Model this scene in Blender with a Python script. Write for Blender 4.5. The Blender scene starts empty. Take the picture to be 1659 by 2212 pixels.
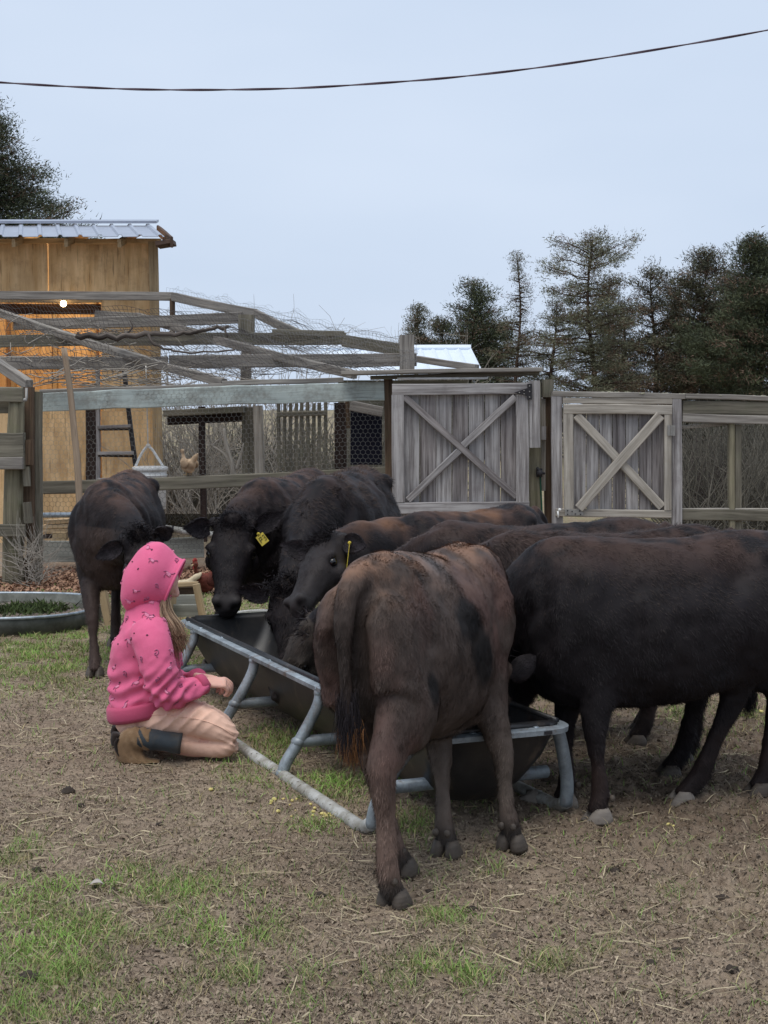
import bpy, math, random
import numpy as np
from mathutils import Vector, noise as mnoise
from mathutils.bvhtree import BVHTree

SC = bpy.context.scene
COL = SC.collection
rnd = random.Random(7)
RS = np.random.RandomState(11)

# ------------------------------------------------------------------ camera
CAMZ, FPX, CX, CY, HOR = 1.5, 3322.0, 829.5, 1106.0, 883.0      # photo measured on a 1659 x 2212 grid
PITCH = math.atan((CY - HOR) / FPX)
cam = bpy.data.cameras.new('camera')
cam.sensor_fit = 'HORIZONTAL'
cam.sensor_width = 36.0
cam.lens = 36.0 * FPX / 1659.0
cam.clip_start = 0.1
cam.clip_end = 3000.0
cam_o = bpy.data.objects.new('camera', cam)
COL.objects.link(cam_o)
cam_o.location = (0, 0, CAMZ)
cam_o.rotation_euler = (math.pi / 2 - PITCH, 0, 0)
SC.camera = cam_o

# ------------------------------------------------------------------ world, sun, exposure
SUN_EL, SUN_AZ = math.radians(70), math.radians(205)
world = bpy.data.worlds.new('World')
SC.world = world
world.use_nodes = True
wn = world.node_tree
wn.nodes.clear()
wo = wn.nodes.new('ShaderNodeOutputWorld')
wb = wn.nodes.new('ShaderNodeBackground')
sky = wn.nodes.new('ShaderNodeTexSky')
sky.sky_type = 'NISHITA'
sky.sun_disc = False
sky.sun_elevation = SUN_EL
sky.sun_rotation = SUN_AZ
sky.air_density = 1.0
sky.dust_density = 4.0
mx = wn.nodes.new('ShaderNodeMix')
mx.data_type = 'RGBA'
mx.inputs[0].default_value = 0.93            # an even overcast lid over the clear sky
mx.inputs[7].default_value = (6.0, 7.0, 8.55, 1)
wn.links.new(sky.outputs[0], mx.inputs[6])
wtc = wn.nodes.new('ShaderNodeTexCoord')
wno = wn.nodes.new('ShaderNodeTexNoise')
wno.inputs['Scale'].default_value = 3.2
wno.inputs['Detail'].default_value = 3
wmap = wn.nodes.new('ShaderNodeMapping')
wmap.inputs['Scale'].default_value = (1, 1, 3)
wn.links.new(wtc.outputs['Generated'], wmap.inputs['Vector'])
wn.links.new(wmap.outputs[0], wno.inputs['Vector'])
wrp = wn.nodes.new('ShaderNodeValToRGB')
wrp.color_ramp.elements[0].position = .3
wrp.color_ramp.elements[0].color = (.955, .965, .975, 1)
wrp.color_ramp.elements[1].position = .72
wrp.color_ramp.elements[1].color = (1.06, 1.045, 1.03, 1)
wn.links.new(wno.outputs['Fac'], wrp.inputs[0])
wm2 = wn.nodes.new('ShaderNodeMix')
wm2.data_type = 'RGBA'
wm2.blend_type = 'MULTIPLY'
wm2.inputs[0].default_value = 1
wn.links.new(mx.outputs[2], wm2.inputs[6])
wn.links.new(wrp.outputs[0], wm2.inputs[7])
wn.links.new(wm2.outputs[2], wb.inputs[0])
wb.inputs[1].default_value = 0.078
wn.links.new(wb.outputs[0], wo.inputs[0])
sun = bpy.data.lights.new('sun', 'SUN')
sun.energy = 1.5
sun.angle = math.radians(40)
sun.color = (1.0, 0.95, 0.88)
sun_o = bpy.data.objects.new('sun', sun)
COL.objects.link(sun_o)
sun_o.location = (0, -5, 20)
_d = Vector((math.sin(SUN_AZ) * math.cos(SUN_EL), math.cos(SUN_AZ) * math.cos(SUN_EL), math.sin(SUN_EL)))
sun_o.rotation_euler = (-_d).to_track_quat('-Z', 'Y').to_euler()
SC.view_settings.view_transform = 'Standard'
SC.view_settings.look = 'None'
SC.view_settings.exposure = 0.5
SC.view_settings.gamma = 1.0
SC.view_settings.use_curve_mapping = False

# ------------------------------------------------------------------ pixel helpers (measuring the photo)
def at(X, Y, d):
    r = (X - CX) / FPX
    u = (CY - Y) / FPX
    k = d / (math.cos(PITCH) + u * math.sin(PITCH))
    return np.array([r * k, d, CAMZ + (-math.sin(PITCH) + u * math.cos(PITCH)) * k])

def gr(X, Y):
    return at(X, Y, CAMZ / ((Y - HOR) / FPX) )[:2]

def lin(r, g, b):
    f = lambda c: (c / 255 / 12.92) if c / 255 <= 0.04045 else ((c / 255 + 0.055) / 1.055) ** 2.4
    return (f(r), f(g), f(b))

# ------------------------------------------------------------------ numpy noise
def _hash(ix, iy, iz, seed):
    h = (ix.astype(np.int64) * 374761393 + iy.astype(np.int64) * 668265263 + iz.astype(np.int64) * 2147483647 + seed * 1274126177) & 0xffffffff
    h = ((h ^ (h >> 13)) * 1274126177) & 0xffffffff
    h = ((h ^ (h >> 16)) * 2246822519) & 0xffffffff
    return ((h ^ (h >> 15)) & 0xffffff) / float(0xffffff)

def vnoise(P, scale=1.0, seed=0):
    P = np.asarray(P, float) * scale
    i = np.floor(P)
    f = P - i
    f = f * f * (3 - 2 * f)
    ix, iy, iz = i[:, 0], i[:, 1], i[:, 2]
    out = 0
    for dx in (0, 1):
        for dy in (0, 1):
            for dz in (0, 1):
                w = (f[:, 0] if dx else 1 - f[:, 0]) * (f[:, 1] if dy else 1 - f[:, 1]) * (f[:, 2] if dz else 1 - f[:, 2])
                out = out + w * _hash(ix + dx, iy + dy, iz + dz, seed)
    return out

def fbm(P, scale=1.0, seed=0, oct=3):
    s, a, t = 0, 1, 0
    for k in range(oct):
        s = s + a * vnoise(P, scale * 2 ** k, seed + 17 * k)
        t += a
        a *= 0.5
    return s / t

# ------------------------------------------------------------------ mesh building
def mesh_from(V, F, name, smooth=True):
    me = bpy.data.meshes.new(name)
    V = np.asarray(V, np.float32)
    if isinstance(F, np.ndarray):
        n, k = F.shape
        me.vertices.add(len(V))
        me.vertices.foreach_set('co', V.ravel())
        me.loops.add(n * k)
        me.loops.foreach_set('vertex_index', F.astype(np.int32).ravel())
        me.polygons.add(n)
        me.polygons.foreach_set('loop_start', np.arange(0, n * k, k, dtype=np.int32))
        me.update(calc_edges=True)
    else:
        me.from_pydata([tuple(map(float, v)) for v in V], [], [tuple(int(i) for i in f) for f in F])
        me.update()
    if smooth and len(me.polygons):
        me.polygons.foreach_set('use_smooth', np.ones(len(me.polygons), bool))
    return me

ORIG = {}

def setcol(me, cols, name='cc'):
    a = me.attributes.new(name, 'FLOAT_COLOR', 'POINT')
    c = np.ones((len(me.vertices), 4), np.float32)
    c[:, :3] = cols
    a.data.foreach_set('color', c.ravel())

def setvec(me, vecs, name='gco'):
    a = me.attributes.new(name, 'FLOAT_VECTOR', 'POINT')
    a.data.foreach_set('vector', np.asarray(vecs, np.float32).ravel())

def thing(name, label, cat, loc=(0, 0, 0), group=None):
    o = bpy.data.objects.new(name, None)
    COL.objects.link(o)
    o.empty_display_size = 0.1
    o.location = tuple(map(float, loc))
    ORIG[o] = np.array(loc, float)
    o['label'] = label
    o['category'] = cat
    if group: o['group'] = group
    return o

def tag(o, label=None, cat=None, group=None, kind=None):
    if label: o['label'] = label
    if cat: o['category'] = cat
    if group: o['group'] = group
    if kind: o['kind'] = kind
    return o

def part(name, V, F, mat, parent=None, smooth=True, cols=None, gco=None, loc=None, label=None):
    """World-space verts -> one mesh object under parent."""
    base = ORIG[parent] if parent is not None else np.array(loc if loc is not None else (0, 0, 0), float)
    me = mesh_from(np.asarray(V, float) - base, F, name, smooth)
    if cols is not None: setcol(me, cols)
    if gco is not None: setvec(me, gco)
    me.materials.append(mat)
    o = bpy.data.objects.new(name, me)
    COL.objects.link(o)
    if parent is not None:
        o.parent = parent
        ORIG[o] = base
    else:
        o.location = tuple(map(float, base))
        ORIG[o] = base
    if label: o['label'] = label
    return o

class MB:
    """Collects shapes (quads/tris) with wood-grain coordinates."""
    def __init__(s):
        s.V, s.F, s.G, s.n = [], [], [], 0
    def add(s, V, F, G=None):
        V = np.asarray(V, float)
        s.V.append(V)
        s.G.append(V * 1.0 if G is None else np.asarray(G, float))
        s.F += [tuple(i + s.n for i in f) for f in F]
        s.n += len(V)
        return s
    def arr(s):
        return np.concatenate(s.V), s.F, np.concatenate(s.G)
    def build(s, name, mat, parent=None, smooth=False, loc=None, label=None):
        V, F, G = s.arr()
        return part(name, V, F, mat, parent, smooth, gco=G, loc=loc, label=label)
    # --- a sawn board: chamfered section, a little crooked
    def beam(s, p0, p1, h, t, up=(0, 0, 1), jit=0.004, seg=None, ch=0.006, bow=0.0):
        p0, p1 = np.array(p0, float), np.array(p1, float)
        ax = p1 - p0
        L = np.linalg.norm(ax)
        ax = ax / L
        up = np.array(up, float)
        up = up - ax * np.dot(up, ax)
        up /= np.linalg.norm(up)
        sd = np.cross(ax, up)
        if seg is None: seg = max(1, int(L / 0.35))
        ch = min(ch, h * 0.3, t * 0.3)
        a, b = t / 2, h / 2
        sec = [(-a + ch, -b), (a - ch, -b), (a, -b + ch), (a, b - ch), (a - ch, b), (-a + ch, b), (-a, b - ch), (-a, -b + ch)]
        V, G = [], []
        off = RS.rand(3) * 40
        bw = RS.uniform(-1, 1, 2) * bow
        for i in range(seg + 1):
            q = i / seg
            c = p0 + ax * L * q + (up * bw[0] + sd * bw[1]) * math.sin(math.pi * q)
            j = RS.uniform(-1, 1, 2) * jit
            for (x, y) in sec:
                jj = RS.uniform(-1, 1, 2) * jit * 0.35
                V.append(c + sd * (x + j[0] + jj[0]) + up * (y + j[1] + jj[1]))
                G.append((L * q + off[0], y + off[1], x + off[2]))
        F = []
        for i in range(seg):
            for k in range(8):
                k2 = (k + 1) % 8
                F.append((i * 8 + k, i * 8 + k2, i * 8 + 8 + k2, i * 8 + 8 + k))
        F.append(tuple(range(7, -1, -1)))
        F.append(tuple(range(seg * 8, seg * 8 + 8)))
        return s.add(V, F, G)
    def box(s, c, size, R=None):
        c = np.array(c, float)
        h = np.array(size, float) / 2
        P = np.array([(x, y, z) for x in (-1, 1) for y in (-1, 1) for z in (-1, 1)], float) * h
        if R is not None: P = P @ np.asarray(R).T
        F = [(0, 1, 3, 2), (4, 6, 7, 5), (0, 4, 5, 1), (2, 3, 7, 6), (0, 2, 6, 4), (1, 5, 7, 3)]
        return s.add(P + c, F, P + RS.rand(3) * 20)
    def tube(s, pts, rad, n=8, caps=True, flat=None):
        pts = np.asarray(pts, float)
        m = len(pts)
        rad = np.broadcast_to(np.asarray(rad, float), (m,))
        T = np.gradient(pts, axis=0)
        T /= np.linalg.norm(T, axis=1)[:, None] + 1e-12
        ref = np.array([0, 0, 1.0]) if abs(T[0][2]) < 0.9 else np.array([1.0, 0, 0])
        U = np.cross(T[0], ref); U /= np.linalg.norm(U)
        V, G, F = [], [], []
        d = 0
        off = RS.rand(3) * 30
        an = np.arange(n) * 2 * math.pi / n
        for i in range(m):
            U = U - T[i] * np.dot(U, T[i]); U /= np.linalg.norm(U)
            W = np.cross(T[i], U)
            if i: d += np.linalg.norm(pts[i] - pts[i - 1])
            for a in an:
                V.append(pts[i] + rad[i] * (U * math.cos(a) + W * math.sin(a)))
                G.append((d + off[0], rad[i] * math.cos(a) + off[1], rad[i] * math.sin(a) + off[2]))
        for i in range(m - 1):
            for k in range(n):
                k2 = (k + 1) % n
                F.append((i * n + k, i * n + k2, i * n + n + k2, i * n + n + k))
        if caps:
            F.append(tuple(range(n - 1, -1, -1)))
            F.append(tuple(range((m - 1) * n, m * n)))
        return s.add(V, F, G)
    def ball(s, c, r, n=10, m=7, R=None):
        r = np.broadcast_to(np.asarray(r, float), (3,))
        V, F = [(0, 0, 1)], []
        for i in range(1, m):
            th = math.pi * i / m
            for k in range(n):
                a = 2 * math.pi * k / n
                V.append((math.sin(th) * math.cos(a), math.sin(th) * math.sin(a), math.cos(th)))
        V.append((0, 0, -1))
        V = np.array(V) * r
        if R is not None: V = V @ np.asarray(R).T
        for k in range(n):
            F.append((0, 1 + k, 1 + (k + 1) % n))
            F.append((len(V) - 1, 1 + (m - 2) * n + (k + 1) % n, 1 + (m - 2) * n + k))
        for i in range(m - 2):
            for k in range(n):
                k2 = (k + 1) % n
                F.append((1 + i * n + k, 1 + (i + 1) * n + k, 1 + (i + 1) * n + k2, 1 + i * n + k2))
        return s.add(V + np.array(c, float), F)
    # --- loft of rings (each n x 3), capped with fans
    def loft(s, rings):
        n = len(rings[0])
        V = np.concatenate(rings)
        F = []
        for i in range(len(rings) - 1):
            for k in range(n):
                k2 = (k + 1) % n
                F.append((i * n + k, i * n + k2, i * n + n + k2, i * n + n + k))
        c0, c1 = rings[0].mean(0), rings[-1].mean(0)
        V = np.concatenate([V, [c0, c1]])
        a, b = len(V) - 2, len(V) - 1
        for k in range(n):
            k2 = (k + 1) % n
            F.append((a, k2, k))
            F.append((b, (len(rings) - 1) * n + k, (len(rings) - 1) * n + k2))
        return s.add(V, F)
    def limb(s, pts, ra, rb, side, n=16, sub=5, p=0.9):
        """Tapered limb through pts; ra = half size along the 'front' direction, rb along side."""
        pts = np.asarray(pts, float)
        m = len(pts)
        t = np.linspace(0, m - 1, (m - 1) * sub + 1)
        P = catmull(pts, t)
        A = np.interp(t, range(m), ra)
        B = np.interp(t, range(m), rb)
        T = np.gradient(P, axis=0)
        T /= np.linalg.norm(T, axis=1)[:, None]
        side = np.array(side, float)
        rings = []
        an = np.arange(n) * 2 * math.pi / n
        for i in range(len(P)):
            S = side - T[i] * np.dot(side, T[i]); S /= np.linalg.norm(S)
            Fd = np.cross(T[i], S)
            rings.append(np.array([P[i] + S * B[i] * math.cos(a) + Fd * A[i] * math.sin(a) for a in an]))
        return s.loft(rings)

def catmull(pts, t):
    pts = np.asarray(pts, float)
    m = len(pts)
    P = np.vstack([2 * pts[0] - pts[1], pts, 2 * pts[-1] - pts[-2]])
    out = []
    for x in t:
        i = min(int(x), m - 2)
        f = x - i
        p0, p1, p2, p3 = P[i], P[i + 1], P[i + 2], P[i + 3]
        out.append(0.5 * (2 * p1 + (p2 - p0) * f + (2 * p0 - 5 * p1 + 4 * p2 - p3) * f * f + (3 * p1 - p0 - 3 * p2 + p3) * f ** 3))
    return np.array(out)

def spline(pts, n):
    return catmull(pts, np.linspace(0, len(pts) - 1, n))

def remesh(mb, voxel, iters=5, factor=0.5):
    V, F, _ = mb.arr()
    me = mesh_from(V, F, 'tmp', False)
    o = bpy.data.objects.new('tmp', me)
    COL.objects.link(o)
    m = o.modifiers.new('r', 'REMESH'); m.mode = 'VOXEL'; m.voxel_size = voxel
    if iters:
        k = o.modifiers.new('s', 'SMOOTH'); k.factor = factor; k.iterations = iters
    dg = bpy.context.evaluated_depsgraph_get()
    e = o.evaluated_get(dg)
    em = e.to_mesh()
    nv = len(em.vertices)
    co = np.empty(nv * 3, np.float32); em.vertices.foreach_get('co', co)
    nl = len(em.loops)
    li = np.empty(nl, np.int32); em.loops.foreach_get('vertex_index', li)
    ls = np.empty(len(em.polygons), np.int32); em.polygons.foreach_get('loop_start', ls)
    e.to_mesh_clear()
    bpy.data.objects.remove(o)
    bpy.data.meshes.remove(me)
    F4 = li.reshape(-1, 4)
    return co.reshape(-1, 3).astype(float), F4

def vnormals(V, F):
    n = np.zeros_like(V)
    a = V[F[:, 2]] - V[F[:, 0]]
    b = V[F[:, 3]] - V[F[:, 1]] if F.shape[1] == 4 else V[F[:, 1]] - V[F[:, 0]]
    fn = np.cross(a, b) if F.shape[1] == 4 else np.cross(b, a)
    for k in range(F.shape[1]):
        np.add.at(n, F[:, k], fn)
    return n / (np.linalg.norm(n, axis=1)[:, None] + 1e-12)

# ------------------------------------------------------------------ materials
MAT = {}
class NT:
    def __init__(s, name, rough=0.7, spec=0.3, metal=0.0):
        s.m = bpy.data.materials.new(name)
        s.m.use_nodes = True
        s.t = s.m.node_tree
        s.b = s.t.nodes['Principled BSDF']
        s.b.inputs['Roughness'].default_value = rough
        s.b.inputs['Specular IOR Level'].default_value = spec
        s.b.inputs['Metallic'].default_value = metal
        MAT[name] = s.m
    def n(s, typ, **kw):
        x = s.t.nodes.new(typ)
        for k, v in kw.items(): setattr(x, k, v)
        return x
    def l(s, a, b): s.t.links.new(a, b)
    def obj(s): return s.n('ShaderNodeTexCoord').outputs['Object']
    def attr(s, name):
        a = s.n('ShaderNodeAttribute'); a.attribute_name = name
        return a
    def mapv(s, v, scale):
        m = s.n('ShaderNodeMapping'); m.inputs['Scale'].default_value = scale
        s.l(v, m.inputs['Vector']); return m.outputs[0]
    def noise(s, v, scale, detail=4, rough=0.6):
        x = s.n('ShaderNodeTexNoise'); x.inputs['Scale'].default_value = scale
        x.inputs['Detail'].default_value = detail; x.inputs['Roughness'].default_value = rough
        s.l(v, x.inputs['Vector']); return x.outputs['Fac']
    def ramp(s, f, stops):
        r = s.n('ShaderNodeValToRGB')
        e = r.color_ramp.elements
        while len(e) < len(stops): e.new(0.5)
        for i, (p, c) in enumerate(stops):
            e[i].position = p; e[i].color = tuple(c) + (1,) if len(c) == 3 else c
        s.l(f, r.inputs[0]); return r.outputs[0]
    def mix(s, f, a, b, mode='MIX'):
        x = s.n('ShaderNodeMix', data_type='RGBA', blend_type=mode)
        for i, v in ((0, f), (6, a), (7, b)):
            if isinstance(v, (int, float)): x.inputs[i].default_value = v
            elif isinstance(v, (tuple, list)): x.inputs[i].default_value = tuple(v) + (1,) if len(v) == 3 else v
            else: s.l(v, x.inputs[i])
        return x.outputs[2]
    def col(s, c):
        if isinstance(c, tuple): s.b.inputs['Base Color'].default_value = c + (1,)
        else: s.l(c, s.b.inputs['Base Color'])
        return s
    def bump(s, h, strength=0.3, dist=0.01):
        b = s.n('ShaderNodeBump'); b.inputs['Strength'].default_value = strength; b.inputs['Distance'].default_value = dist
        s.l(h, b.inputs['Height']); s.l(b.outputs[0], s.b.inputs['Normal']); return s

def wood_mat(name, light, dark, moss=None, mossamt=0.5, grain=1.0, rough=0.85, contrast=1.0):
    t = NT(name, rough, 0.15)
    g = t.attr('gco').outputs['Vector']
    g1 = t.noise(t.mapv(g, (1.6, 34 * grain, 34 * grain)), 1.0, 6, 0.65)
    g2 = t.noise(t.mapv(g, (3.0, 120 * grain, 120 * grain)), 1.0, 3, 0.6)
    big = t.noise(g, 2.2, 3, 0.5)
    c = t.ramp(g1, [(0.5 - 0.2 / contrast, dark), (0.5 + 0.16 / contrast, light)])
    cr = t.ramp(g2, [(0.3, (0.45, 0.43, 0.42)), (0.42, (1, 1, 1))])
    c = t.mix(0.8, c, cr, 'MULTIPLY')
    c = t.mix(0.55, c, t.ramp(big, [(0.3, (0.62, 0.62, 0.64)), (0.7, (1.25, 1.22, 1.18))]), 'MULTIPLY')
    if moss:
        mm = t.noise(g, 5.0, 5, 0.7)
        c = t.mix(t.ramp(mm, [(0.62 - 0.25 * mossamt, (0, 0, 0)), (0.8 - 0.25 * mossamt, (mossamt,) * 3)]), c, moss)
    t.col(c)
    t.bump(g1, 0.5, 0.004)
    return t.m

wood_mat('weathered_wood', lin(158, 153, 146), lin(98, 93, 88), lin(116, 116, 100), 0.3)
wood_mat('grey_wood', lin(170, 167, 166), lin(110, 105, 104), lin(100, 92, 92), 0.35, contrast=1.3)
wood_mat('grey_wood_dark', lin(146, 141, 140), lin(88, 82, 81), None, contrast=1.3)
wood_mat('tan_wood', lin(180, 174, 164), lin(128, 121, 112), lin(132, 124, 108), 0.3)
wood_mat('green_wood', lin(138, 132, 112), lin(90, 85, 72), lin(112, 113, 84), 0.45)
wood_mat('mossy_wood', lin(128, 123, 110), lin(80, 76, 67), lin(102, 104, 84), 0.4)
wood_mat('brown_post', lin(108, 90, 74), lin(60, 48, 40), lin(88, 92, 66), 0.35)
wood_mat('dark_post', lin(66, 54, 50), lin(34, 28, 27))
wood_mat('blue_board', lin(184, 194, 190), lin(158, 168, 165), lin(112, 106, 98), 0.6)
wood_mat('plywood', lin(222, 190, 146), lin(194, 158, 112), lin(150, 116, 82), 0.45, 0.35, contrast=1.3)
wood_mat('pale_lumber', lin(186, 164, 130), lin(146, 124, 94), lin(120, 104, 84), .3)
wood_mat('fresh_board', lin(212, 190, 156), lin(176, 150, 118), lin(150, 140, 120), 0.2)
wood_mat('bark', lin(92, 76, 66), lin(46, 38, 34))
wood_mat('stick_bark', lin(108, 100, 94), lin(50, 45, 42), None, contrast=1.5)
wood_mat('twig', lin(176, 170, 160), lin(120, 113, 104))
wood_mat('handle_wood', lin(166, 148, 128), lin(132, 116, 100))
wood_mat('base_plank', lin(156, 157, 148), lin(122, 122, 114), lin(96, 97, 90), 0.4)

t = NT('galvanized', 0.42, 0.5, 0.55)
o_ = t.obj()
t.col(t.mix(t.ramp(t.noise(o_, 14, 5, .7), [(.35, (0, 0, 0)), (.68, (1, 1, 1))]), lin(118, 128, 136), lin(178, 188, 196)))
t.bump(t.noise(o_, 60, 3), .08, .003)
t = NT('galvanized_blue', 0.5, 0.5, 0.3)
o_ = t.obj()
cc_ = t.mix(t.ramp(t.noise(o_, 9, 5, .7), [(.35, (0, 0, 0)), (.68, (1, 1, 1))]), lin(112, 119, 124), lin(164, 174, 180))
cc_ = t.mix(t.ramp(t.noise(o_, 30, 4, .75), [(.6, (0, 0, 0)), (.74, (.8, .8, .8))]), cc_, lin(96, 90, 82))
cc_ = t.mix(t.ramp(t.noise(t.mapv(o_, (7, 7, 3)), 1, 6, .75), [(.55, (0, 0, 0)), (.66, (.75, .75, .75))]), cc_, lin(104, 84, 68))
t.col(cc_)
t.bump(t.noise(o_, 60, 3), .1, .003)
t = NT('muddy_pipe', 0.7, 0.3, 0.1)
o_ = t.obj()
cc_ = t.mix(t.ramp(t.noise(o_, 8, 6, .7), [(.4, (0, 0, 0)), (.6, (1, 1, 1))]), lin(140, 136, 126), lin(186, 186, 182))
cc_ = t.mix(t.ramp(t.noise(o_, 45, 3, .6), [(.64, (0, 0, 0)), (.68, (1, 1, 1))]), cc_, lin(70, 58, 46))
t.col(cc_)
t = NT('black_poly', 0.42, 0.45)
o_ = t.obj()
t.col(t.mix(t.ramp(t.noise(o_, 5, 6, .7), [(.4, (0, 0, 0)), (.75, (1, 1, 1))]), lin(27, 28, 31), lin(52, 49, 47)))
t.col(t.mix(t.ramp(t.noise(t.mapv(o_, (9, 9, 4)), 1, 6, .75), [(.56, (0, 0, 0)), (.68, (.55, .55, .55))]), t.b.inputs['Base Color'].links[0].from_socket, lin(92, 80, 68)))
t.bump(t.noise(o_, 25, 4), .12, .004)
t = NT('wire', 0.5, 0.4, 0.4); t.col(lin(112, 110, 108))
t = NT('wire_dark', 0.6, 0.3, 0.2); t.col(lin(66, 62, 60))
t = NT('wire_light', 0.5, 0.4, 0.3); t.col(lin(146, 146, 142))
t = NT('roof_metal', 0.4, 0.5, 0.5)
o_ = t.obj()
t.col(t.mix(t.noise(o_, 6, 4), lin(146, 152, 164), lin(186, 192, 204)))
t = NT('white_roof', 0.45, 0.5, 0.1); o_ = t.obj()
t.col(t.mix(t.noise(o_, 3, 4), lin(206, 216, 228), lin(226, 234, 242)))
t = NT('rust_edge', 0.8, 0.2); o_ = t.obj()
t.col(t.mix(t.noise(o_, 22, 5), lin(100, 80, 68), lin(78, 66, 60)))
t = NT('white_plastic', 0.4, 0.45); o_ = t.obj()
t.col(t.mix(t.ramp(t.noise(o_, 9, 5), [(.5, (0, 0, 0)), (.8, (1, 1, 1))]), lin(222, 222, 220), lin(176, 172, 164)))
t = NT('black_iron', 0.6, 0.3, 0.3); o_ = t.obj()
t.col(t.mix(t.noise(o_, 40, 3), lin(36, 36, 40), lin(58, 55, 56)))
t = NT('grey_metal_plate', 0.6, 0.4, 0.5); o_ = t.obj()
t.col(t.mix(t.noise(o_, 30, 4), lin(120, 116, 112), lin(160, 158, 154)))
t = NT('red_paint', 0.5); t.col(lin(120, 40, 36))
t = NT('green_cord', 0.6); t.col(lin(28, 74, 54))
t = NT('rope', 0.9); t.col(lin(206, 202, 194))
t = NT('dark_cloth', 0.9, 0.1); t.col(lin(26, 26, 36))
t = NT('cable', 0.6, 0.3); t.col(t.mix(t.noise(t.obj(), 30, 3), lin(66, 52, 62), lin(96, 82, 92)))
t = NT('dirty_water', 0.08, 0.5); o_ = t.obj()
t.col(t.mix(t.ramp(t.noise(o_, 3.2, 4), [(.45, (0, 0, 0)), (.55, (1, 1, 1))]), lin(60, 54, 48), lin(150, 134, 126)))  # pinkish beige patches paint reflected light into the dark dirty water
t = NT('coat', 0.58, 0.13); t.col(t.attr('cc').outputs['Color'])
t.b.inputs['Sheen Weight'].default_value = 0.0
t = NT('vcol', 0.85, 0.15); t.col(t.attr('cc').outputs['Color'])
t = NT('leaf', 0.75, 0.2); t.col(t.attr('cc').outputs['Color'])
t = NT('eye_black', 0.12, 0.6); t.col((0.006, 0.005, 0.005))
t = NT('horn_hoof', 0.6, 0.3); o_ = t.obj()
t.col(t.mix(t.noise(t.mapv(o_, (20, 20, 60)), 1, 4), lin(92, 84, 76), lin(138, 130, 122)))
t.bump(t.noise(t.mapv(o_, (10, 10, 160)), 1, 2), .3, .003)
t = NT('dark_hoof', 0.6, 0.3); o_ = t.obj()
t.col(t.mix(t.noise(t.mapv(o_, (20, 20, 60)), 1, 4), lin(48, 43, 40), lin(96, 86, 76)))
t.bump(t.noise(t.mapv(o_, (14, 14, 140)), 1, 4), .5, .004)
t = NT('tag_yellow', 0.45, 0.4); t.col(t.mix(t.noise(t.obj(), 60, 3), lin(186, 164, 46), lin(206, 186, 76)))
t = NT('tag_ink', 0.7); t.col(lin(40, 36, 30))

def cloth(name, a, b, scale=220, rough=0.95, dirt=None):
    t = NT(name, rough, 0.1)
    o = t.obj()
    c = t.mix(t.noise(o, 16, 6, .75), a, b)
    if dirt: c = t.mix(t.ramp(t.noise(o, 11, 5, .7), [(.5, (0, 0, 0)), (.75, (.7, .7, .7))]), c, dirt)
    t.col(c)
    t.bump(t.noise(o, scale, 4, .7), .4, .003)
    t.b.inputs['Sheen Weight'].default_value = 0.12
    return t
cloth('pink_fleece', lin(208, 92, 130), lin(226, 114, 148), 160)
cloth('pink_hem', lin(176, 74, 104), lin(192, 88, 118))
cloth('pink_inside', lin(170, 60, 100), lin(180, 70, 110))
cloth('peach_cotton', lin(224, 180, 158), lin(238, 200, 179), 300, dirt=lin(194, 152, 130))
cloth('boot_leather', lin(138, 112, 84), lin(100, 78, 58), 90, 0.75, dirt=lin(158, 138, 112))
cloth('boot_shaft', lin(42, 48, 54), lin(66, 72, 76), 60, 0.55, dirt=lin(86, 76, 64))
cloth('boot_sole', lin(50, 42, 38), lin(40, 34, 32), 90, 0.8)
cloth('print_grey', lin(158, 82, 116), lin(170, 98, 130), 200)
cloth('print_pale', lin(222, 140, 168), lin(214, 130, 160), 200)
cloth('print_dark', lin(96, 52, 74), lin(104, 60, 80), 200)
t = NT('skin', 0.55, 0.35); o_ = t.obj()
t.col(t.mix(t.noise(o_, 30, 4), lin(222, 178, 160), lin(208, 156, 140)))
t.b.inputs['Subsurface Weight'].default_value = 0.08
t.b.inputs['Subsurface Radius'].default_value = (0.01, 0.004, 0.002)
t = NT('stone', 0.85, 0.2); o_ = t.obj()
t.col(t.mix(t.noise(o_, 16, 6, .7), lin(104, 96, 88), lin(158, 150, 140)))
t.bump(t.noise(o_, 30, 5), .5, .01)
t = NT('dung', 0.8, 0.25); o_ = t.obj()
t.col(t.mix(t.noise(o_, 40, 5), lin(44, 38, 34), lin(72, 62, 54)))
t.bump(t.noise(o_, 70, 4), .6, .006)
t = NT('bulb_glow', 0.3); t.b.inputs['Emission Color'].default_value = (1, .74, .4, 1); t.b.inputs['Emission Strength'].default_value = 9; t.col((1, .9, .7))
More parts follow.
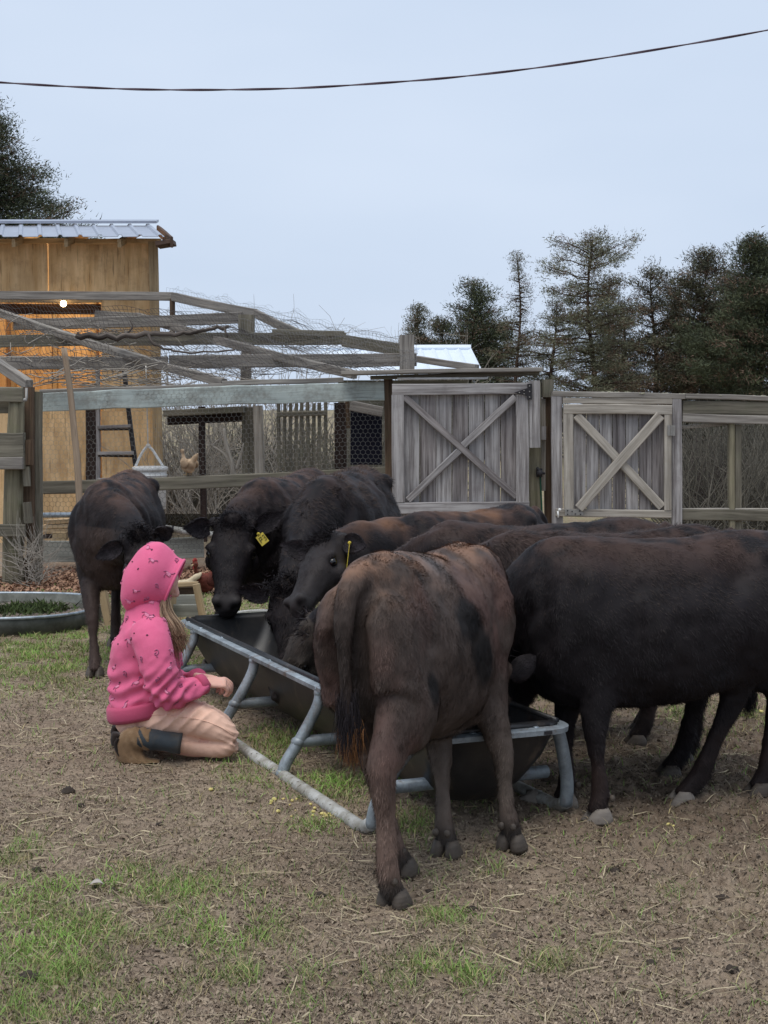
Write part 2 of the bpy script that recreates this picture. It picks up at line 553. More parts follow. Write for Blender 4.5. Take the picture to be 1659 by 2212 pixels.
# ================================================================== GROUND
GRASS = []      # (x, y, rx, ry, strength) patches measured off the photo
def gpatch(X, Y, wx, wy, s):
    a = gr(X, Y); b = gr(X + wx, Y); c0 = gr(X, Y - wy); c1 = gr(X, Y + wy)
    GRASS.append((a[0], a[1], abs(b[0] - a[0]), abs(c0[1] - c1[1]) / 2, s))
for p in [(60, 1960, 130, 60, .5), (330, 1945, 170, 60, .75), (130, 2050, 220, 70, .8), (420, 2030, 170, 55, .75), (250, 2130, 200, 50, .55),
          (110, 2195, 130, 45, .9), (530, 2165, 90, 45, 1.1), (360, 2000, 200, 60, .9), (150, 2110, 200, 60, .9), (640, 2160, 60, 30, .8), (930, 2138, 95, 36, 1.3), (1015, 2085, 50, 18, .8), (960, 2005, 60, 22, .6),
          (860, 2130, 40, 25, .5), (20, 1900, 40, 60, .8), (1200, 2110, 70, 25, .45), (1290, 2080, 40, 14, .4), (80, 1400, 150, 40, 1.0), (110, 1445, 150, 40, 1.0), (60, 1390, 130, 35, 1.1), (380, 1420, 160, 40, .9), (330, 1400, 220, 40, .8),
          (560, 1460, 90, 40, .6), (160, 1500, 60, 20, .3), (720, 1700, 60, 40, 1.0), (600, 1640, 100, 55, .75), (520, 1690, 70, 40, .5), (690, 1800, 60, 20, .55), (900, 1790, 60, 40, .6),
          (960, 1740, 60, 30, .5), (860, 1700, 80, 60, .7), (1500, 1545, 70, 40, .7), (1440, 1520, 50, 30, .8), (1500, 1640, 35, 14, .5), (1600, 1560, 90, 30, .5), (1470, 1950, 60, 20, .25), (480, 1900, 60, 30, .35),
          (640, 1980, 90, 30, .35), (1050, 1900, 40, 25, .35), (1100, 1500, 200, 60, .5)]:
    gpatch(*p)

def grass_density(x, y):
    d = np.zeros_like(x)
    for (a, b, rx, ry, s) in GRASS:
        q = ((x - a) / rx) ** 2 + ((y - b) / ry) ** 2
        d = np.maximum(d, s * np.exp(-q * 0.9))
    far = np.clip((y - 9.2) / 1.2, 0, 1) * np.clip((12.6 - y) / .5, 0, 1) * .55
    far = np.maximum(far, np.clip((y - 16) / 3, 0, 1) * .8)
    P = np.stack([x, y, 0 * x], 1)
    n = fbm(P, 7.0, 5, 3)
    return np.clip(np.maximum(np.maximum(d, far), .04) * np.clip((n - .28) * 2.6, 0, 1.25), 0, 1)

_pr = random.Random(91)
PRINTS = []
for k in range(230):
    if k < 130: px_, py_ = _pr.uniform(.3, 2.2), _pr.uniform(4.4, 8.5)
    else: px_, py_ = _pr.uniform(-1.6, 1.4), _pr.uniform(3.8, 8.0)
    PRINTS.append((px_, py_, _pr.uniform(.022, .036), _pr.uniform(.008, .022) * (1 if k < 130 else .6), _pr.uniform(0, 6.28)))
def gheight(x, y):
    P = np.stack([x, y, 0 * x], 1)
    near = np.clip((14 - y) / 6, 0.15, 1)
    big = (fbm(P, 2.4, 3, 2) - .5) * .035
    clod = np.abs(fbm(P, 15, 9, 3) - .5)
    clod = (.22 - clod) * .085 + (fbm(P, 6.5, 63, 2) - .5) * .03
    fine = (fbm(P, 55, 21, 2) - .5) * .013
    pr = np.zeros_like(x)
    for (hx_, hy_, hr_, hd_, ha_) in PRINTS:
        k = (np.abs(x - hx_) < .14) & (np.abs(y - hy_) < .14)
        if not k.any(): continue
        dx_, dy_ = x[k] - hx_, y[k] - hy_
        u_ = dx_ * math.cos(ha_) + dy_ * math.sin(ha_); v_ = np.abs(-dx_ * math.sin(ha_) + dy_ * math.cos(ha_)) - .024
        q_ = np.sqrt((u_ / 1.5) ** 2 + v_ ** 2) / hr_
        pr[k] += hd_ * (-np.exp(-q_ ** 2 * 1.6) + .45 * np.exp(-((q_ - 1.5) / .45) ** 2))
    rough = np.clip((x - .3) / .6, .45, 1.3)
    return (big * .7 + (clod + fine) * rough) * near + pr

def axis_pts(lo, hi, step, grow, far):
    a = list(np.arange(lo, hi, step))
    s = step
    up = [a[-1]]
    while up[-1] < far[1]:
        s *= grow; up.append(up[-1] + s)
    s = step
    dn = [a[0]]
    while dn[-1] > far[0]:
        s *= grow; dn.append(dn[-1] - s)
    return np.array(dn[:0:-1] + a + up[1:])
gx = axis_pts(-2.6, 2.6, .013, 1.09, (-700, 700))
gy = axis_pts(3.4, 8.0, .014, 1.035, (-60, 1500))
GX, GY = np.meshgrid(gx, gy)
gxf, gyf = GX.ravel(), GY.ravel()
gzf = gheight(gxf, gyf)
nx, ny = len(gx), len(gy)
idx = np.arange(nx * ny).reshape(ny, nx)
gF = np.stack([idx[:-1, :-1], idx[:-1, 1:], idx[1:, 1:], idx[1:, :-1]], -1).reshape(-1, 4)

t = NT('mud', 0.92, 0.15)
o_ = t.obj()
n1 = t.noise(o_, 2.2, 5, .65)
n2 = t.noise(o_, 26, 6, .7)
n3 = t.noise(o_, 130, 4, .7)
base = t.mix(t.ramp(n1, [(.35, (0, 0, 0)), (.65, (1, 1, 1))]), lin(138, 120, 104), lin(164, 146, 126))
base = t.mix(t.ramp(n2, [(.3, (1, 1, 1)), (.5, (0, 0, 0))]), base, lin(94, 80, 68))
base = t.mix(t.ramp(n2, [(.58, (0, 0, 0)), (.72, (.7, .7, .7))]), base, lin(180, 162, 138))
base = t.mix(t.ramp(n3, [(.3, (.8, .8, .8)), (.48, (0, 0, 0))]), base, lin(108, 96, 84))
ga = t.attr('cc').outputs['Color']
sp = t.n('ShaderNodeSeparateColor'); t.l(ga, sp.inputs[0])
base = t.mix(sp.outputs[0], base, t.mix(t.ramp(n3, [(.35, (0, 0, 0)), (.6, (1, 1, 1))]), lin(98, 98, 62), lin(142, 146, 96)))
base = t.mix(sp.outputs[1], base, t.mix(t.ramp(n3, [(.4, (0, 0, 0)), (.6, (1, 1, 1))]), lin(74, 54, 42), lin(142, 110, 88)))
wetm = t.mix(sp.outputs[2], (1, 1, 1), (.55, .53, .53))
base = t.mix(1.0, base, wetm, 'MULTIPLY')
t.col(base)
t.bump(t.noise(o_, 90, 5, .75), .9, .012)
gd = grass_density(gxf, gyf)
# bark mulch near the pen, trodden damp mud round the trough
mul = np.clip(1 - np.abs((gyf - 13.6) / 1.3), 0, 1) ** .4 * np.clip((gxf + 3.35) / .2, 0, 1) * np.clip((-1.2 - gxf) / .2, 0, 1)
wet = np.clip((gxf - .35) / .7, 0, 1) * np.clip((gyf - 4.7) / .7, 0, 1) * np.clip((8.2 - gyf) / 1.2, 0, 1)
wet = wet * np.clip(.35 + 1.2 * fbm(np.stack([gxf, gyf, 0 * gxf], 1), 3.0, 44, 2), 0, 1)
ground = part('ground', np.stack([gxf, gyf, gzf], 1), gF, MAT['mud'], cols=np.stack([gd * .62 * (1 - mul), mul, wet], 1))
ground['kind'] = 'structure'

def blades_mesh(P0, P1, P2, W, cols, name, mat, parent=None):
    """bent flat blades: base P0, knee P1, tip P2, half-width vector W (n x 3)"""
    n = len(P0)
    V = np.stack([P0 - W, P0 + W, P1 - W * .8, P1 + W * .8, P2], 1).reshape(-1, 3)
    b = np.arange(n)[:, None] * 5
    F3 = np.concatenate([b + np.array([[0, 1, 3]]), b + np.array([[0, 3, 2]]), b + np.array([[2, 3, 4]])], 0)
    return part(name, V, F3, mat, parent, False, cols=np.repeat(cols, 5, 0))

def scatter_xy(n, ylo, yhi, seed, power=1.0):
    r = np.random.RandomState(seed)
    y = ylo + (yhi - ylo) * r.rand(n) ** power
    x = (r.rand(n) - .5) * 2 * (y * .262)
    return x, y, r

# --- live grass
x, y, r = scatter_xy(420000, 3.6, 13, 3, 1.25)
keep = r.rand(len(x)) < grass_density(x, y) * 1.1
x, y = x[keep], y[keep]
n = len(x)
z = gheight(x, y)
h = r.uniform(.014, .036, n) * (1 + .5 * r.rand(n) ** 3)
a = r.uniform(0, 2 * math.pi, n)
lean = r.uniform(.3, 1.6, n) * h
dx, dy = np.cos(a), np.sin(a)
P0 = np.stack([x, y, z - .004], 1)
P1 = P0 + np.stack([dx * lean * .35, dy * lean * .35, h * .62], 1)
P2 = P0 + np.stack([dx * lean, dy * lean, h], 1)
wb_ = r.uniform(0, 2 * math.pi, n)
W = np.stack([np.cos(wb_), np.sin(wb_), 0 * x], 1) * r.uniform(.0009, .0018, n)[:, None] * (y / 4.5)[:, None] ** .6
vv = fbm(np.stack([x, y, 0 * x], 1), 4, 77, 2)[:, None]
f = np.clip(.45 * (grass_density(x, y)[:, None] - .35) + vv * 1.5 - .25 + r.uniform(-.25, .25, (n, 1)), 0, 1)
cols = np.array(lin(106, 114, 74)) * (1 - f) + np.array(lin(136, 172, 84)) * f
dry = r.rand(n, 1) < .3
cols = np.where(dry, np.array(lin(176, 162, 120)) * r.uniform(.6, 1.1, (n, 1)), cols)
g = blades_mesh(P0, P1, P2, W, cols, 'grass', MAT['leaf'])
tag(g, 'short green grass tufts growing out of the trampled mud', 'grass', kind='stuff')

# --- loose straw
x, y, r = scatter_xy(15000, 3.6, 12.5, 5, 1.2)
keep = r.rand(len(x)) < .25 + 1.1 * np.clip(fbm(np.stack([x, y, 0 * x], 1), 1.6, 31, 2) - .4, 0, 1) * 3
x, y = x[keep], y[keep]
n = len(x)
L = r.uniform(.018, .06, n) * (1 + 1.3 * r.rand(n) ** 6)
a = r.uniform(0, math.pi * 2, n)
b = a + r.normal(0, .45, n)
z0 = gheight(x, y) + .006
x1, y1 = x + np.cos(a) * L, y + np.sin(a) * L
x2, y2 = x1 + np.cos(b) * L * .8, y1 + np.sin(b) * L * .8
P0 = np.stack([x, y, z0], 1)
P1 = np.stack([x1, y1, np.maximum(gheight(x1, y1), z0 - .01) + r.uniform(.003, .014, n)], 1)
P2 = np.stack([x2, y2, gheight(x2, y2) + r.uniform(.002, .012, n)], 1)
W = np.stack([-np.sin(a), np.cos(a), r.normal(0, .5, n)], 1) * r.uniform(.0007, .0018, n)[:, None] * (y / 4.2)[:, None] ** .5
tone = r.rand(n, 1)
cols = (np.array(lin(130, 112, 90)) * (1 - tone) + np.array(lin(204, 190, 158)) * tone) * r.uniform(.55, .95, (n, 1))
g = blades_mesh(P0, P1, P2, W, cols, 'straw', MAT['vcol'])
tag(g, 'loose pale straw stems scattered over the trampled mud', 'straw', kind='stuff')

# --- crumbs of mud, chaff and chopped litter: little bent flakes
x, y, r = scatter_xy(130000, 3.6, 12.5, 8, 1.35)
n = len(x)
L = r.uniform(.004, .0115, n) * (1 + 1.2 * r.rand(n) ** 10)
a = r.uniform(0, math.pi * 2, n)
z0 = gheight(x, y)
P0 = np.stack([x, y, z0 + .001], 1)
P1 = P0 + np.stack([np.cos(a) * L * .6, np.sin(a) * L * .6, r.uniform(.002, .008, n)], 1)
P2 = P0 + np.stack([np.cos(a) * L * 1.2, np.sin(a) * L * 1.2, r.uniform(-.002, .006, n)], 1)
W = np.stack([-np.sin(a), np.cos(a), r.normal(0, .4, n)], 1) * (L * r.uniform(.12, .4, n))[:, None]
tone = r.rand(n, 1)
cols = np.array(lin(82, 71, 62)) * (1 - tone) + np.array(lin(162, 146, 126)) * tone
wetp = np.clip((x - .35) / .7, 0, 1) * np.clip((y - 4.7) / .7, 0, 1)
cols = cols * (1 - .35 * wetp[:, None])
g = blades_mesh(P0, P1, P2, W, cols, 'litter', MAT['vcol'])
tag(g, 'crumbs of dry mud and chopped litter covering the yard', 'litter', kind='stuff')

# --- bark mulch by the pen
r = np.random.RandomState(12)
n = 5000
x = r.uniform(-3.4, -1.1, n); y = r.uniform(12.3, 14.4, n)
L = r.uniform(.02, .06, n); a = r.uniform(0, 6.28, n)
P0 = np.stack([x, y, gheight(x, y) + r.uniform(0, .015, n)], 1)
P1 = P0 + np.stack([np.cos(a) * L * .5, np.sin(a) * L * .5, r.uniform(.004, .02, n)], 1)
P2 = P0 + np.stack([np.cos(a) * L, np.sin(a) * L, r.uniform(-.004, .02, n)], 1)
W = np.stack([-np.sin(a), np.cos(a), r.normal(0, .5, n)], 1) * (L * .2)[:, None]
tone = r.rand(n, 1)
cols = np.array(lin(84, 56, 46)) * (1 - tone) + np.array(lin(178, 142, 116)) * tone
g = blades_mesh(P0, P1, P2, W, cols, 'mulch', MAT['vcol'])
tag(g, 'reddish brown bark mulch spread at the foot of the pen', 'mulch', kind='stuff')

# --- yellow feed spilt by the trough
mb = MB()
r = np.random.RandomState(4)
for (X, Y) in [(455, 1722), (613, 1738), (622, 1757), (632, 1748), (640, 1767), (672, 1765), (678, 1770), (668, 1756), (700, 1778), (706, 1782), (712, 1779), (703, 1784), (709, 1776), (604, 1771), (627, 1776),
               (1284, 1630), (1320, 1790), (1640, 1555), (1100, 1560), (272, 1508), (290, 1520), (500, 1600), (640, 1742), (585, 1752), (595, 1742), (1448, 1812)]:
    q = gr(X, Y)
    k = r.randint(1, 3)
    for j in range(k):
        w = r.uniform(.004, .009)
        xx, yy = q[0] + r.normal(0, .006), q[1] + r.normal(0, .012)
        zz = gheight(np.array([xx]), np.array([yy]))[0]
        mb.ball((xx, yy, zz + w * .8), (w * r.uniform(.8, 1.4), w, w * .8), 6, 4)
t = NT('feed_yellow', .7); t.col(t.mix(t.noise(t.obj(), 90, 2), lin(206, 188, 96), lin(222, 210, 150)))
g = mb.build('spilt_feed', MAT['feed_yellow'])
tag(g, 'yellow crumbs of feed spilt on the mud by the trough', 'feed', kind='stuff')

# --- dung clods (countable big ones) and stones
def lump(name, X, Y, w, hgt, mat, label, cat, seed, group=None, d=None):
    q = gr(X, Y)
    mb = MB(); mb.ball((0, 0, 0), (1, 1, 1), 14, 10)
    V, F, _ = mb.arr()
    V = V * (1 + .5 * (fbm(V + seed * 7.3, 1.6, seed, 3) - .5)[:, None] * 2 * .8)
    V = V * (1 + .9 * (fbm(V + seed * 3.1, 4.5, seed + 5, 3) - .5)[:, None]) * np.array([w / 2, w / 2 * .8, hgt * .8]) 
    zz = gheight(np.array([q[0]]), np.array([q[1]]))[0]
    o = part(name, V + np.array([q[0], q[1], zz + hgt * .05]), F, mat, loc=(q[0], q[1], zz))
    return tag(o, label, cat, group)
cl = [(147, 1728, .055, .024, 'black dung clod lying alone on open mud left of the pipe'), (175, 1960 - 1055 + 855, .028, .012, None), (345, 1798, .03, .014, None), (1460, 2076, .04, .016, None), (1325, 1905, .045, .02, 'dark rounded clod on the mud in front of the right cow'),
      (1245, 1880, .03, .016, None), (690, 1960, .04, .015, None), (1560, 1968, .04, .02, None), (245, 1950, .03, .012, None), (310, 1625 - 40, .04, .016, None), (1020, 1985, .03, .012, None), (60, 2140, .07, .02, 'broad dark clod in the grass at the bottom left corner'),
      (1180, 2170, .035, .012, None), (80, 1905, .03, .014, None), (560, 2050, .03, .014, None), (1400, 2110, .04, .014, None), (1580, 2140, .035, .015, None), (930, 1945, .03, .012, None)]
for i, (X, Y, w, h_, lab) in enumerate(cl):
    lump('dung_clod', X, Y, w, h_, MAT['dung'], lab or 'small dark crumbly clod lying on the trampled mud', 'clod', i + 1, 'dark clods scattered over the mud')
lump('stone', 1151, 1742, .11, .05, MAT['stone'], 'grey brown stone lying under the near end of the trough', 'stone', 31)
# a curled pale leaf on the mud
q = gr(207, 1945); zz = gheight(np.array([q[0]]), np.array([q[1]]))[0]
V, F = [], []
for i in range(7):
    for j in range(5):
        u, v = i / 6, j / 4 - .5
        w_ = math.sin(math.pi * min(1, .08 + u)) * .022
        V.append((q[0] - .02 + u * .045, q[1] + v * w_ * 2, zz + .012 + 3 * (v * .02) ** 2 * 8 + .012 * math.sin(u * 3)))
for i in range(6):
    for j in range(4):
        F.append((i * 5 + j, i * 5 + 5 + j, i * 5 + 6 + j, i * 5 + 1 + j))
t = NT('dry_leaf', .8); t.col(t.mix(t.noise(t.obj(), 50, 3), lin(150, 142, 134), lin(186, 178, 168)))
o = part('dry_leaf', V, F, MAT['dry_leaf'], loc=(q[0], q[1], zz))
sm = o.modifiers.new('s', 'SOLIDIFY'); sm.thickness = .001
tag(o, 'pale curled dry leaf lying on the mud at lower left', 'leaf')

# ================================================================== PEN, GATES, FENCES
FD = 14.0
def P(X, Y, d=FD): return at(X, Y, d)
def hm(px, d): return px * d / FPX
def plank(mb, X0, Y0, d0, X1, Y1, d1, hpx, th=.04, **kw):
    mb.beam(P(X0, Y0, d0), P(X1, Y1, d1), hm(hpx, (d0 + d1) / 2), th, **kw)
    return mb
def one(name, mat, root, *a, **kw):
    lab = kw.pop('label', None)
    return plank(MB(), *a, **kw).build(name, MAT[mat], root, label=lab)
def vpost(name, mat, root, X0, Y0, X1, Y1, d, wpx, th=.08, **kw):
    """upright, width wpx across the view"""
    lab = kw.pop('label', None)
    mb = MB()
    mb.beam(P(X0, Y0, d), P(X1, Y1, d), hm(wpx, d), th, up=(1, 0, 0), **kw)
    return mb.build(name, MAT[mat], root, label=lab)

pen = thing('chicken_pen', 'weathered grey timber chicken pen with sagging wire roof in front of the plywood shed', 'pen', (P(460, 1200)[0], 14.5, 0))
one('beam', 'blue_board', pen, 88, 868, 13.95, 830, 845, 13.95, 40, .05, seg=14, jit=.006, bow=.01, label='long beam with peeling pale blue paint')
one('rail', 'mossy_wood', pen, 84, 1054, 14.0, 834, 1022, 14.0, 28, .05, bow=.02)
one('trim', 'weathered_wood', pen, 480, 829, 14.06, 742, 820, 14.06, 11, .04)
one('trim', 'weathered_wood', pen, 88, 845, 14.1, 500, 832, 14.1, 8, .12)
vpost('post', 'brown_post', pen, 839, 815, 845, 1235, 13.98, 20, .09)
one('plank', 'weathered_wood', pen, 738, 806, 13.85, 1168, 798, 13.85, 9, .3, bow=.008)
one('plank', 'mossy_wood', pen, 800, 816, 13.9, 1164, 806, 13.9, 9, .1)
# roof frame, front to back
one('roof_beam', 'weathered_wood', pen, -60, 637, 16.8, 374, 641, 16.8, 18, .05)
one('roof_beam', 'weathered_wood', pen, 372, 641, 16.8, 552, 678, 16.2, 19, .05)
one('roof_beam', 'weathered_wood', pen, 551, 678, 16.2, 648, 722, 15.7, 18, .05)
one('roof_beam', 'weathered_wood', pen, 30, 700, 16.3, 524, 686, 16.2, 24, .05, bow=.02)
one('roof_beam', 'mossy_wood', pen, -60, 739, 15.7, 748, 732, 15.7, 26, .05, bow=.02)
one('roof_beam', 'weathered_wood', pen, -60, 784, 15.0, 363, 785, 15.0, 28, .05)
one('roof_beam', 'weathered_wood', pen, 366, 781, 15.05, 900, 777, 14.9, 28, .05, bow=.015)
one('roof_beam', 'mossy_wood', pen, 588, 718, 15.5, 744, 722, 15.5, 13, .06)
one('roof_beam', 'mossy_wood', pen, 742, 736, 15.5, 878, 757, 15.2, 26, .05)
one('roof_beam', 'weathered_wood', pen, 900, 776, 15.1, 1030, 795, 14.5, 14, .06)
one('rafter', 'weathered_wood', pen, -40, 662, 16.6, 484, 828, 14.1, 17, .07, bow=.03, seg=10)
one('rafter', 'weathered_wood', pen, 208, 678, 16.9, 300, 683, 16.7, 14, .06)
one('rafter', 'weathered_wood', pen, 296, 683, 16.7, 766, 810, 14.1, 17, .07, bow=.03, seg=10)
one('rafter', 'weathered_wood', pen, -30, 770, 14.0, 64, 832, 13.2, 22, .07)
vpost('post', 'red_paint' if False else 'brown_post', pen, 373, 645, 373, 725, 16.8, 11, .05)
vpost('post', 'mossy_wood', pen, 533, 680, 533, 730, 15.75, 34, .1)
vpost('post', 'weathered_wood', pen, 879, 724, 879, 800, 14.8, 32, .12, seg=3)
vpost('post', 'weathered_wood', pen, 533, 740, 530, 850, 15.6, 22, .08)
vpost('post', 'tan_wood', pen, 557, 876, 564, 1150, 15.6, 20, .08)
vpost('post', 'dark_post', pen, 436, 878, 440, 1170, 15.8, 13, .08)
vpost('post', 'mossy_wood', pen, 537, 880, 540, 1150, 15.9, 28, .1)
vpost('post', 'dark_post', pen, 735, 870, 737, 1150, 15.6, 26, .1)
vpost('post', 'brown_post', pen, 751, 866, 752, 925, 15.5, 9, .05)
one('shelter_roof', 'mossy_wood', pen, 360, 893, 15.9, 530, 884, 15.9, 14, .5)
one('shelter_roof', 'dark_post', pen, 362, 908, 15.95, 528, 901, 15.95, 20, .05)
one('roof_beam', 'weathered_wood', pen, 756, 876, 15.4, 826, 890, 15.4, 22, .05)
# pale slat partition inside the pen
slat = thing('slat_panel', 'upright panel of narrow grey vertical slats standing inside the pen', 'panel', P(650, 1150, 15.4))
for k in range(9):
    X = 602 + k * 12.6
    mb = MB(); mb.beam(P(X, 871 - (k % 3), 15.4), P(X + 1, 1160, 15.4), hm(7.6, 15.4), .02, up=(1, 0, 0))
    mb.build('slat', MAT['mossy_wood'], slat)
one('rail', 'mossy_wood', slat, 598, 895, 15.36, 706, 893, 15.36, 11, .03)
one('rail', 'mossy_wood', slat, 598, 1100, 15.36, 706, 1098, 15.36, 11, .03)
# dark shade net
V = [P(757, 884, 15.5), P(825, 884, 15.5), P(825, 1004, 15.5), P(757, 1004, 15.5)]
mb = MB(); mb.box((np.array(V[0]) + V[2]) / 2, (V[1][0] - V[0][0], .012, V[0][2] - V[3][2]))
o = mb.build('shade_net', MAT['dark_cloth'], loc=P(790, 1004, 15.5)); tag(o, 'dark navy shade net hung behind the wire beside the gate post', 'net')

# ---- wire netting
def wires(name, edges, rad, mat, parent, loc=None):
    E = np.asarray(edges, float)
    A, B = E[:, 0], E[:, 1]
    T = B - A
    T /= np.linalg.norm(T, axis=1)[:, None] + 1e-9
    ref = np.tile(np.array([.3, 1, .2]), (len(T), 1))
    U = np.cross(T, ref); U /= np.linalg.norm(U, axis=1)[:, None]
    Wv = np.cross(T, U)
    V = []
    for k in range(3):
        a = 2 * math.pi * k / 3
        o = (U * math.cos(a) + Wv * math.sin(a)) * rad
        V += [A + o, B + o]
    V = np.stack(V, 1).reshape(-1, 3)
    b = np.arange(len(E))[:, None] * 6
    F = np.concatenate([b + np.array([[0, 2, 3, 1]]), b + np.array([[2, 4, 5, 3]]), b + np.array([[4, 0, 1, 5]])], 0)
    return part(name, V, F, mat, parent, False, loc=loc)

def hexnet(q, cell, bulge=0.0, seed=0):
    """q: corner points TL, TR, BR, BL -> list of hexagon edges"""
    TL, TR, BR, BL = [np.array(v, float) for v in q]
    Wd, Hd = np.linalg.norm(TR - TL), np.linalg.norm(BL - TL)
    def S(u, v):
        u, v = min(max(u, 0), 1), min(max(v, 0), 1)
        p = (TL * (1 - u) + TR * u) * (1 - v) + (BL * (1 - u) + BR * u) * v
        nz = mnoise.noise(Vector((u * Wd * 1.7 + seed, v * Hd * 1.7, seed)))
        nx_ = mnoise.noise(Vector((u * Wd * 2.2 + seed, v * Hd * 2.2, seed + 9)))
        return p + np.array([nx_ * .02, nz * .03, mnoise.noise(Vector((u * Wd * 2, v * Hd * 2, seed + 5))) * .02 - bulge * math.sin(math.pi * u) * math.sin(math.pi * v)])
    ed = []
    dx, dy = cell, cell * .87
    ni, nj = int(Wd / dx) + 1, int(Hd / dy) + 1
    for j in range(nj):
        for i in range(ni):
            x0 = i * dx + (dx / 2 if j % 2 else 0); y0 = j * dy
            a = S(x0 / Wd, (y0 - dy * .33) / Hd); b = S((x0 + dx / 2) / Wd, (y0) / Hd)
            c = S((x0 + dx / 2) / Wd, (y0 + dy * .67) / Hd); d = S((x0 - dx / 2) / Wd, y0 / Hd)
            ed += [(a, b), (b, c), (a, d)]
    return ed
wires('wire_netting', hexnet([P(90, 886), P(830, 862), P(832, 1010), P(90, 1042)], .047, seed=2), .0011, MAT['wire_light'], pen)
wires('wire_netting', hexnet([P(90, 1066), P(832, 1034), P(834, 1190), P(92, 1200)], .047, seed=4), .0013, MAT['wire_dark'], pen)
wires('wire_netting', hexnet([P(90, 850, 13.92), P(560, 836, 13.92), P(560, 876, 13.92), P(90, 887, 13.92)], .047, seed=5), .001, MAT['wire_light'], pen)
# sagging welded-wire roof
TL, TR, BR, BL = P(-60, 650, 16.7), P(640, 700, 16.0), P(860, 812, 14.05), P(60, 838, 14.05)
def roofS(u, v):
    p = (TL * (1 - u) + TR * u) * (1 - v) + (BL * (1 - u) + BR * u) * v
    sag = .1 * math.sin(math.pi * v) * (.4 + mnoise.noise(Vector((u * 5, v * 3, 2)))) * 1.6
    return p + np.array([mnoise.noise(Vector((u * 9, v * 9, 5))) * .07, mnoise.noise(Vector((u * 7, v * 9, 15))) * .08, .05 - sag + mnoise.noise(Vector((u * 16, v * 12, 8))) * .05])
ed = []
nu, nv = 84, 38
G = [[roofS(i / nu, j / nv) for j in range(nv + 1)] for i in range(nu + 1)]
for i in range(nu + 1):
    for j in range(nv + 1):
        if j < nv: ed.append((G[i][j], G[i][j + 1]))
        if i < nu and j % 2 == 0: ed.append((G[i][j], G[i + 1][j]))
wires('roof_netting', ed, .0024, MAT['wire_dark'], pen)
# fine second layer over right part of the frame and loose ends curling into the sky
TL, TR, BR, BL = P(360, 632, 16.75), P(900, 748, 15.1), P(900, 800, 14.2), P(470, 815, 14.2)
def roofS2(u, v):
    p = (TL * (1 - u) + TR * u) * (1 - v) + (BL * (1 - u) + BR * u) * v
    return p + np.array([mnoise.noise(Vector((u * 9, v * 9, 35))) * .05, mnoise.noise(Vector((u * 7, v * 9, 45))) * .06, .055 + mnoise.noise(Vector((u * 14, v * 10, 38))) * .07])
ed = []
nu, nv = 76, 26
G = [[roofS2(i / nu, j / nv) for j in range(nv + 1)] for i in range(nu + 1)]
for i in range(nu + 1):
    for j in range(nv + 1):
        if j < nv: ed.append((G[i][j], G[i][j + 1]))
        if i < nu: ed.append((G[i][j], G[i + 1][j]))
wires('roof_netting', ed, .0011, MAT['wire'], pen)
ed = []
for k in range(26):
    q = rnd.random()
    p = roofS2(q, 0)
    a = rnd.uniform(-.6, .9); c = p
    for s_ in range(6):
        a += rnd.uniform(-.5, .7)
        nxt = c + np.array([math.cos(a) * 0.026, rnd.uniform(-.02, .02), abs(math.sin(a)) * .022 - .007 * s_])
        ed.append((c, nxt)); c = nxt
wires('wire_end', ed, .0009, MAT['wire'], pen)

# branch lying on the wire roof, and dead vines
def crook(pts, n, amp, seed):
    p = spline(pts, n)
    for i in range(n):
        p[i] += np.array([0, mnoise.noise(Vector((i * .5, seed, 3))), mnoise.noise(Vector((i * .5, seed, 9)))]) * amp
    return p
br = thing('fallen_branch', 'crooked dark bare branch lying across the wire roof of the pen', 'branch', P(360, 727, 14.9))
mb = MB()
mb.tube(crook([P(165, 724, 14.9), P(240, 728, 14.9), P(320, 722, 14.9), P(400, 720, 14.9), P(446, 712, 14.9), P(494, 706, 14.9)], 40, .03, 1), np.linspace(.03, .016, 40), 8)
mb.tube(crook([P(320, 722, 14.9), P(330, 740, 14.85), P(352, 752, 14.85), P(372, 756, 14.85)], 14, .02, 4), np.linspace(.018, .008, 14), 6)
mb.tube(crook([P(484, 707, 14.9), P(488, 718, 14.85), P(492, 728, 14.85)], 8, .01, 6), np.linspace(.014, .006, 8), 6)
mb.tube(crook([P(270, 726, 14.9), P(286, 706, 14.9), P(280, 690, 14.9)], 10, .01, 7), np.linspace(.012, .006, 10), 6)
mb.tube(crook([P(370, 757, 14.8), P(420, 762, 14.8), P(500, 756, 14.8), P(515, 755, 14.8)], 18, .02, 8), np.linspace(.012, .006, 18), 6)
mb.build('limb', MAT['stick_bark'], br, True)
mb = MB()
r2 = random.Random(5)
for k in range(150):
    X, Y = r2.uniform(-10, 640), 0
    v = r2.random()
    Y = 690 + (X / 640) * 40 + v * 115
    if X > 420 and r2.random() < .65: continue
    d = 16.2 - v * 2.0
    p = P(X, Y, d); a = r2.uniform(0, 6.28); pts = [p]
    L = r2.uniform(.1, .42)
    for s_ in range(4):
        a += r2.uniform(-.7, .7)
        pts.append(pts[-1] + np.array([math.cos(a) * L / 3, r2.uniform(-.1, .1), math.sin(a) * L / 9 + r2.uniform(-.02, .03)]))
    mb.tube(spline(pts, 9), np.linspace(.005, .002, 9), 4, False)
for k in range(40):
    X = r2.uniform(20, 330); p = P(X, r2.uniform(800, 838), 14.2); a = r2.uniform(-.6, .6); pts = [p]
    for s_ in range(4):
        a += r2.uniform(-.5, .5); pts.append(pts[-1] + np.array([math.cos(a) * .11, r2.uniform(-.04, .06), math.sin(a) * .05]))
    mb.tube(spline(pts, 8), .0045, 4, False)
o = mb.build('dead_vine', MAT['twig'], None, True, loc=P(300, 760, 15)); tag(o, 'tangle of dead grey vine stems caught in the wire roof', 'vine', kind='stuff')

